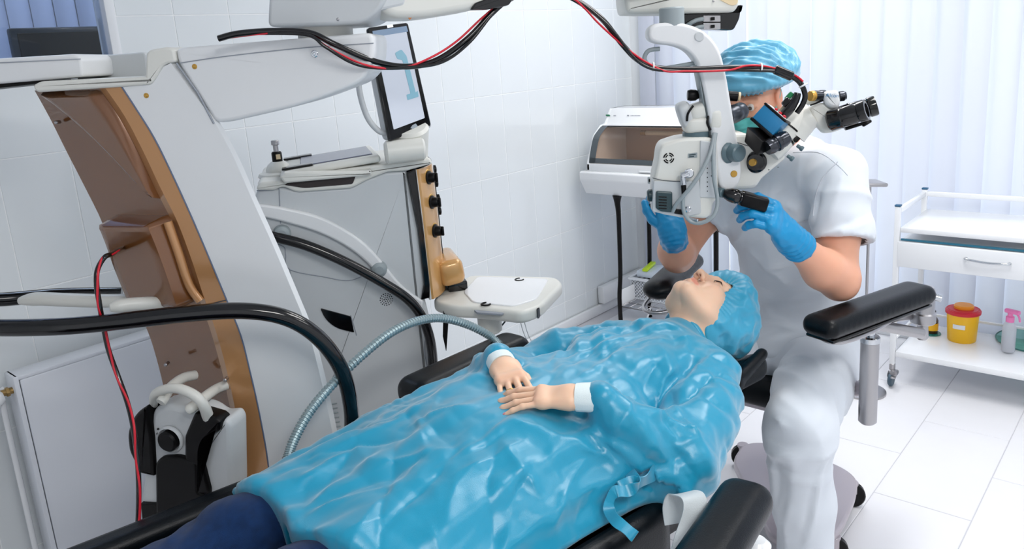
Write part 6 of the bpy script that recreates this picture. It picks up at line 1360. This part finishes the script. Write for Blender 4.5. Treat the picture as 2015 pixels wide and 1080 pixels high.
sidep = [(.03, ut-.002), (.03, uz2+.0), (.05, uz2+.04), (.10, (uz2+uz3)/2+.05), (.17, uz3+.005), (.21, uz3+.01), (.27, uz4), (UD, uz4), (UD, ut-.002)]
for t0, t1 in ((0.03, .05), (W_-.05, W_-.03)): obj('end_wall', prism(NB(), UPp, rpoly(sidep, .006), t0, t1, .004, 2), WENAM, cabn)
obj('rear_wall', slab(UX+UD-.02, UX+UD, UY0+.03, UY1-.03, ut, uz4), WENAM, cabn)
obj('sill_front', slab(UX+.03, UX+.06, UY0+.03, UY1-.03, ut-.002, uz2, r=.004), WENAM, cabn)
tbp = [(.175, uz3), (.21, uz3+.008), (.27, uz4), (UD, uz4), (UD, uz3-.03), (.175, uz3-.012)]
obj('top_housing', prism(NB(), UPp, rpoly(tbp, .005), .03, W_-.03, .004, 2), WENAM, cabn)
crv = [(.035, uz2), (.05, uz2+.05), (.085, (uz2+uz3)/2+.035), (.13, uz3-.022), (.172, uz3)]
cs_ = spl([(q[0]+UX, 0, q[1]) for q in crv], 5)
def lid(y0, y1, off, name, m, lab=None, s0=0, s1=None):
    P = cs_[s0:s1]; g = [[(p[0]-off, y, p[2]+off*.4) for y in np.linspace(y0, y1, 3)] for p in P]; return obj(name, grid_mesh(g), m, cabn, lab)
lid(UY0+.05, UY1-.05, 0, 'lid_pane', tinted('amber_glass', (.80, .70, .62, 1), .06), 'amber tinted lid')
lf = mat('lid_frame', srgb(74, 82, 88), .35)
lid(UY1-.085, UY1-.045, .004, 'lid_frame', lf, 'dark lid edge'); lid(UY0+.045, UY0+.085, .004, 'lid_frame', lf); lid(UY0+.05, UY1-.05, .004, 'lid_frame', lf, None, 0, 4); lid(UY0+.05, UY1-.05, .003, 'lid_frame', BLK, None, 18)
obj('inner_floor', slab(UX+.06, UX+UD-.02, UY0+.05, UY1-.05, ut, ut+.012), mat('inner_tray', srgb(206, 186, 170), .35), cabn)
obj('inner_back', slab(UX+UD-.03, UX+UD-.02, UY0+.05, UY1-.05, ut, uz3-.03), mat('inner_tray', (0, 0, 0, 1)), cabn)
obj('lamp_tube', cyl(NB(), (UX+.28, UY0+.35, uz3-.05), (UX+.28, UY1-.25, uz3-.05), .012, 14), mat('uv_tube', srgb(228, 222, 205), .3), cabn); obj('lamp_cap', cyl(NB(), (UX+.28, UY1-.25, uz3-.05), (UX+.28, UY1-.22, uz3-.05), .014, 14), mat('brass', srgb(170, 140, 90), .3, metal=.8), cabn)
# sloping panel with green switch and small print
s0 = np.array([UX+.21, 0, uz3+.008]); s1 = np.array([UX+.27, 0, uz4]); sm = (s0+s1)/2; sn = np.array([-(s1-s0)[2], 0, (s1-s0)[0]]); sn /= np.linalg.norm(sn); sz = (s1-s0)/np.linalg.norm(s1-s0)
ysw = at_x(1197, 229, UX+.24)[1]
b = NB(); box(b, (sm[0], ysw, sm[2])+sn*.002, (.024, .016, .006), .0015, 1, axes((0, -1, 0), sz)); obj('power_switch', b, mat('green_switch', srgb(20, 120, 80), .3), cabn, 'green rocker switch')
b = NB()
for dy, w_, h_ in ((-.04, .006, .010), (-.049, .005, .010)): box(b, (sm[0], ysw+dy, sm[2])+sn*.0006, (w_, h_, .0012), 0, 1, axes((0, -1, 0), sz))
obj('switch_print', b, LINE, cabn)
b = NB(); box(b, (sm[0], ysw-.13, sm[2])+sn*.0006, (.010, .014, .0012), 0, 1, axes((0, -1, 0), sz))
for k_ in range(7): box(b, (sm[0], ysw-.148-.009*k_, sm[2])+sn*.0006, (.006, .006+.002*(k_ % 2), .0012), 0, 1, axes((0, -1, 0), sz))
obj('maker_print', b, LINE, cabn)
yl = at_x(1280, 352, UX)[1]; b = NB(); box(b, (UX-.002, yl, ut-.026), (.006, .03, .034), .002, 1); obj('lock', b, MIDG, cabn); b = NB(); box(b, (UX-.006, yl, ut-.026), (.006, .014, .016), .002, 1); obj('lock_button', b, BLK, cabn)
obj('pull_lip', slab(UX+.018, UX+.032, UY1-.50, UY1-.36, ut+.006, ut+.014, r=.003), WENAM, cabn)
# stand of the cabinet: bent black legs, wire shelf
lx0, lx1 = UX+.06, UX+.36; ly1, ly0 = UY1-.19, UY0+.10
ly1 = at_x(1215, 400, lx0)[1]
for x in (lx0, lx1):
    for y in (ly0, ly1):
        b = tube(NB(), spl([(x, y, ub), (x, y, ub-.04), (x, y-.004, ub-.12), (x, y, .35), (x-.006, y+.008, .2), (x-.004, y+.006, .0)], 6), [.026, .016, .0125, .012, .012, .012], 12); obj('leg', b, BLK, cabn, 'black tube leg')
shz = .155; b = NB()
for k_ in range(12): y = ly0+(ly1-ly0)*k_/11; tube(b, [(lx0, y, shz), (lx1, y, shz)], .002, 6)
for x in np.linspace(lx0, lx1, 5): tube(b, [(x, ly0, shz-.004), (x, ly1, shz-.004)], .003, 6)
o = obj('wire_shelf', b, STEEL, cabn); 
obj('shelf_side', slab(lx0+.0, lx1, ly1+.004, ly1+.012, shz-.01, shz+.085, r=.002), WENAM, cabn, 'white sheet end of the wire shelf')
b = tube(NB(), spl([(lx1-.05, ly1-.05, shz+.02), (lx1-.12, ly1-.08, shz-.03), (lx0+.08, ly1-.10, .06), (lx0-.02, ly1-.11, .006), (lx0-.1, ly1-.13, .006)], 7), .005, 8)
tag(based(obj('white_cord', b, WENAM), (lx0, ly1-.1, 0)), 'thin white cord trailing from the wire shelf to floor', 'cord')
# basket on the wire shelf
bc = at_x(1296, 555, lx1-.05); bk = thing('plastic_basket', 'white perforated plastic basket on the wire shelf under the cabinet', 'basket', (lx1-.06, bc[1]-.02, shz))
bx0, by0 = bk.location.x, bk.location.y; wb = mat('white_basket', srgb(226, 230, 236), .35, alpha=1)
hx_, hy_, hz_ = .10, .13, .115
def lat(c, u_, v_, nu, nv, w_):
    b = NB(); u_ = np.array(u_); v_ = np.array(v_); n_ = np.cross(u_/np.linalg.norm(u_), v_/np.linalg.norm(v_))
    for i in range(nu+1): box(b, np.array(c)+u_*(i/nu-.5), (w_, np.linalg.norm(v_), .003), 0, 1, axes(u_, n_))
    for j in range(nv+1): box(b, np.array(c)+v_*(j/nv-.5), (np.linalg.norm(u_), w_, .003), 0, 1, axes(u_, n_))
    return b
zc = shz+.004+hz_/2
for c, u_ in (((bx0-hx_, by0, zc), (0, 2*hy_, 0)), ((bx0+hx_, by0, zc), (0, 2*hy_, 0)), ((bx0, by0-hy_, zc), (2*hx_, 0, 0)), ((bx0, by0+hy_, zc), (2*hx_, 0, 0))):
    o = obj('side', lat(c, u_, (0, 0, hz_), 14, 6, .007), wb, bk)
obj('bottom', slab(bx0-hx_, bx0+hx_, by0-hy_, by0+hy_, shz+.004, shz+.01), wb, bk)
b = NB()
for a0, a1 in (((-1, -1), (1, -1)), ((1, -1), (1, 1)), ((1, 1), (-1, 1)), ((-1, 1), (-1, -1))):
    p = np.array([bx0+a0[0]*(hx_+.008), by0+a0[1]*(hy_+.008), zc+hz_/2]); q = np.array([bx0+a1[0]*(hx_+.008), by0+a1[1]*(hy_+.008), zc+hz_/2]); box(b, (p+q)/2, (np.linalg.norm(q-p)+.012, .014, .016), .003, 1, axes(q-p, (0, 0, 1)))
obj('rim', b, wb, bk)
box_ = thing('clear_box', 'pale translucent lidded box lying on the white basket', 'box', (bx0-.01, by0, zc+hz_/2+.009))
obj('body', slab(bx0-.09, bx0+.07, by0-.12, by0+.10, zc+hz_/2+.009, zc+hz_/2+.045, r=.006), mat('milky_plastic', srgb(214, 224, 236), .3), box_)
b = NB(); box(b, (bx0-.02, by0+.06, zc+hz_/2+.0545), (.16, .03, .016), .004, 2, axes((1, .25, .0), (0, 0, 1)))
tag(based(obj('lime_lid', b, mat('lime_plastic', srgb(196, 226, 30), .4)), (bx0-.02, by0+.06, zc+hz_/2+.046)), 'lime green plastic lid edge on the pale box', 'lid')
# ================================================================== white trolley on the right
TX0, TX1 = 3.45, 3.86; TY1, TY0 = .93, .18
tr_ = thing('trolley', 'white enamel instrument trolley with drawer, rails and lower shelf by the blind', 'trolley', (TX0, TY1, 0))
zsh = at_x(1753, 700, TX0)[2]; ztop = at_x(1765, 457, TX0)[2]; zdr0 = at_x(1760, 522, TX0)[2]; zpost = at_x(1768, 406, TX0)[2]; zsl = at_x(1765, 470, TX0)[2]
for x in (TX0, TX1):
    for y in (TY1, TY0):
        b = NB(); box(b, (x, y, (zpost+.10)/2), (.022, .022, zpost-.10), .003, 2); obj('post', b, WENAM, tr_)
        b = NB(); box(b, (x, y, zpost+.004), (.024, .024, .008), .002, 2); obj('post_cap', b, mat('blue_cap', srgb(50, 96, 130), .4), tr_, 'dark blue end cap')
        b = cyl(NB(), (x, y, .075), (x, y, .105), .013, 16); box(b, (x-.008, y-.012, .066), (.034, .03, .022), .006, 2); cyl(b, (x, y+.012, .05), (x, y+.016, .05), .016, 14); cyl(b, (x, y-.016, .05), (x, y-.012, .05), .016, 14); fk = obj('caster_fork', b, STEEL, tr_)
        b = NB(); cyl(b, (x-.006, y-.009, .032), (x-.006, y+.009, .032), .032, 24, .005); obj('wheel', b, mat('slate_rubber', srgb(70, 92, 108), .5), fk)
        b = NB(); box(b, (x-.05, y-.02, .06), (.04, .02, .006), .002, 1, axes((.95, .2, -.2), (.2, 0, 1))); obj('brake', b, STEEL, fk)
obj('top_shelf', slab(TX0-.0, TX1, TY0, TY1-.011, ztop, ztop+.022, r=.004), WENAM, tr_); obj('lower_shelf', slab(TX0-.004, TX1, TY0, TY1-.011, zsh-.0, zsh+.026, r=.004), WENAM, tr_)
zr = zpost-.02
for a, c in (((TX0, TY1), (TX1, TY1)), ((TX1, TY1), (TX1, TY0)), ((TX0, TY0), (TX1, TY0))):
    p = np.array([*a, zr]); q = np.array([*c, zr]); b = NB(); box(b, (p+q)/2, (np.linalg.norm(q-p)-.02, .016, .022), .003, 2, axes(q-p, (0, 0, 1))); obj('rail', b, WENAM, tr_)
for z in (zsh+.075,):
    for a, c in (((TX1, TY1), (TX1, TY0)), ((TX0, TY1), (TX1, TY1))):
        p = np.array([*a, z]); q = np.array([*c, z]); b = NB(); box(b, (p+q)/2, (np.linalg.norm(q-p)-.02, .012, .012), .003, 2, axes(q-p, (0, 0, 1))); obj('rail', b, WENAM, tr_)
yj = at_x(1962, 482, TX0)[1]
obj('drawer_box', slab(TX0+.02, TX1-.01, TY0+.012, TY1-.013, zdr0+.01, zsl-.006), WENAM, tr_)
dr = obj('drawer', slab(TX0-.014, TX0+.018, yj-.30, TY1-.006, zdr0, zsl-.008, r=.004), WENAM, tr_, 'white drawer front')
obj('shadow_gap', slab(TX0-.002, TX0+.01, TY0+.02, TY1-.015, zsl-.004, zsl+.003), mat('teal_gap', srgb(40, 104, 128), .4), tr_, 'dark blue gap strip')  # shade between drawer and top shelf, put in as a dark strip
h0, h1 = at_x(1901, 510, TX0-.03), at_x(1984, 520, TX0-.03); mid = (h0+h1)/2; b = tube(NB(), spl([h0+np.array([.022, 0, 0]), h0, mid+np.array([-.006, 0, -.004]), h1, h1+np.array([.022, 0, 0])], 7), .0052, 10); obj('handle', b, CHROME, dr, 'chrome bow handle')
obj('drawer_runner', slab(TX0+.03, TX0+.30, yj-.02, yj+.03, zdr0-.012, zdr0+.004, r=.002), STEEL, tr_)
zs = zsh+.026
# sharps bucket, spray bottle, glass plate, amber bottle on the lower shelf
bq = at_z(1892, 668, zs); bu = thing('sharps_bucket', 'yellow sharps bucket with red lid on the lower trolley shelf', 'bucket', (bq[0], bq[1], zs))
rb = .066; hb_ = at_x(1893, 612, bq[0])[2]-zs
yel = mat('yellow_plastic', srgb(248, 190, 20), .35)
obj('body', lathe(NB(), (bq[0], bq[1], zs), (0, 0, 1), [(rb*.82, 0), (rb*.86, .004), (rb*.97, hb_), (rb*.97, hb_+.004)], 40), yel, bu)
obj('lid', lathe(NB(), (bq[0], bq[1], zs+hb_), (0, 0, 1), [(rb*.99, -.006), (rb*1.06, -.005), (rb*1.07, .006), (rb*1.0, .012), (rb*.9, .010), (rb*.86, .013), (rb*.3, .014)], 40), mat('red_plastic', srgb(206, 24, 46), .35), bu, 'red rim lid')
obj('lid_plug', lathe(NB(), (bq[0]+.01, bq[1], zs+hb_+.013), (0, 0, 1), [(rb*.60, 0), (rb*.60, .010), (rb*.54, .015), (rb*.2, .016)], 32), mat('orange_plastic', srgb(240, 150, 30), .35), bu, 'orange flap')
def arc_patch(c, r, a0, a1, z0, z1, n=10): return grid_mesh([[(c[0]+r*math.cos(a), c[1]+r*math.sin(a), z) for z in np.linspace(z0, z1, 3)] for a in np.linspace(a0, a1, n)])
vw = math.atan2(-bq[1], -bq[0]); lbz = zs+hb_*.58
pl_ = obj('label', arc_patch(bq, rb*.945, vw-.62, vw+.18, lbz-.010, lbz+.010), mat('paper_label', srgb(232, 234, 236), .6), bu, 'white paper label')
bqz = at_z(1833, 655, zs); bt = thing('amber_bottle', 'small amber bottle with yellow label standing behind the steel clamp', 'bottle', (bqz[0], bqz[1], zs))
obj('body', lathe(NB(), (bqz[0], bqz[1], zs+.004), (0, 0, 1), [(.024, 0), (.026, .003), (.026, .06), (.02, .072), (.011, .078), (.011, .09)], 26), mat('amber_bottle_glass', srgb(70, 42, 20), .1, coat=.6), bt); obj('label', lathe(NB(), (bqz[0], bqz[1], zs+.018), (0, 0, 1), [(.0264, 0), (.0264, .034)], 26, cap=False), mat('yellow_label', srgb(244, 186, 30), .5), bt); obj('cap', lathe(NB(), (bqz[0], bqz[1], zs+.09), (0, 0, 1), [(.014, 0), (.014, .018), (.012, .02)], 22), BLK, bt)
gp = tinted('green_glass', (.62, .84, .78, 1), .10); ge = mat('glass_edge', srgb(34, 110, 104), .12, coat=.5)
def plate(name, label, c, r, th):
    t = thing(name, label, 'plate', (c[0], c[1], zs)); obj('disc', lathe(NB(), (c[0], c[1], zs+.001), (0, 0, 1), [(r-.002, 0), (r-.002, th)], 56), gp, t); obj('edge', lathe(NB(), (c[0], c[1], zs+.001), (0, 0, 1), [(r-.003, 0), (r, .001), (r, th-.001), (r-.003, th)], 56, cap=False), ge, t, 'dark green ground edge'); return t
gc = at_z(2040, 672, zs); gc2 = at_z(1832, 656, zs); plate('glass_plate', 'large round green glass plate at the right end of lower shelf', gc, .155, .006); 
t_ = thing('glass_coaster', 'small round glass plate under the amber bottle', 'plate', (gc2[0], gc2[1], zs)); obj('disc', lathe(NB(), (gc2[0], gc2[1], zs), (0, 0, 1), [(.040, 0), (.041, .001), (.041, .003), (.040, .004)], 36), ge, t_)
sq = at_z(1983, 690, zs+.008); sp_ = thing('spray_bottle', 'clear spray bottle with pink trigger head standing on the green plate', 'bottle', (sq[0], sq[1], zs+.008)); z_ = zs+.008
hb2 = at_x(1983, 632, sq[0])[2]-z_
cl = tinted('bottle_plastic', (.90, .92, .95, 1), .12); obj('body', lathe(NB(), (sq[0], sq[1], z_), (0, 0, 1), [(.024, 0), (.026, .003), (.026, hb2*.78), (.021, hb2*.92), (.013, hb2), (.012, hb2+.006)], 28), mat('frosted_plastic', srgb(226, 228, 236), .3, alpha=.55), sp_)
obj('liquid', lathe(NB(), (sq[0], sq[1], z_+.003), (0, 0, 1), [(.0235, 0), (.0235, hb2*.4)], 24), mat('clear_liquid', srgb(214, 220, 230), .1, alpha=.5), sp_)
pk_ = mat('pink_plastic', srgb(240, 130, 186), .35); b = lathe(NB(), (sq[0], sq[1], z_+hb2), (0, 0, 1), [(.016, 0), (.016, .022), (.010, .026), (.010, .04)], 22); obj('collar', b, pk_, sp_)
b = NB(); dh = np.array([-.35, -.93, 0]); dh /= np.linalg.norm(dh); box(b, np.array([sq[0], sq[1], z_+hb2+.046])+dh*.008, (.06, .02, .018), .006, 3, axes(dh, (0, 0, 1))); tube(b, spl([np.array([sq[0], sq[1], z_+hb2+.04])+dh*.026, np.array([sq[0], sq[1], z_+hb2+.028])+dh*.036, np.array([sq[0], sq[1], z_+hb2+.008])+dh*.040], 5), .004, 8); obj('trigger_head', b, pk_, sp_, 'pink trigger head')
# wall-side dish holder behind the surgeon's shoulder
dq = at(1712, 360, 3.2); ds = thing('dish_stand', 'thin steel stand with small tray behind the surgeon shoulder', 'stand', (dq[0], dq[1], 0))
b = NB(); box(b, dq, (.10, .11, .016), .006, 3, axes(CR, (0, 0, 1))); obj('tray', b, STEEL, ds); b = tube(NB(), [(dq[0], dq[1], dq[2]), (dq[0], dq[1], .02)], .006, 10); obj('rod', b, STEEL, ds)
obj('foot', lathe(NB(), (dq[0], dq[1], 0), (0, 0, 1), [(.09, 0), (.09, .008), (.02, .022)], 28), STEEL, ds)
# ================================================================== ceiling lamps
diff = mat('lamp_diffuser', (1, .99, .97, 1), .5, emit=1.2)
for i, (lx, ly, lp) in enumerate(LAMPS):
    t = thing('ceiling_light', 'white ceiling light panel '+['above the surgeon stool', 'nearest the right wall and window', 'nearest the camera corner', 'above the corner cabinet'][i], 'lamp', (lx, ly, CEIL-.03), 'ceiling light panels')
    b = NB()
    for dx, dy, sx, sy in ((0, .3, 1.24, .03), (0, -.3, 1.24, .03), (.6, 0, .03, .6), (-.6, 0, .03, .6)): box(b, (lx+dx, ly+dy, CEIL-.017), (sx, sy, .03), .003, 1)
    obj('frame', b, WENAM, t); obj('diffuser', slab(lx-.59, lx+.59, ly-.29, ly+.29, CEIL-.02, CEIL-.012), diff, t)
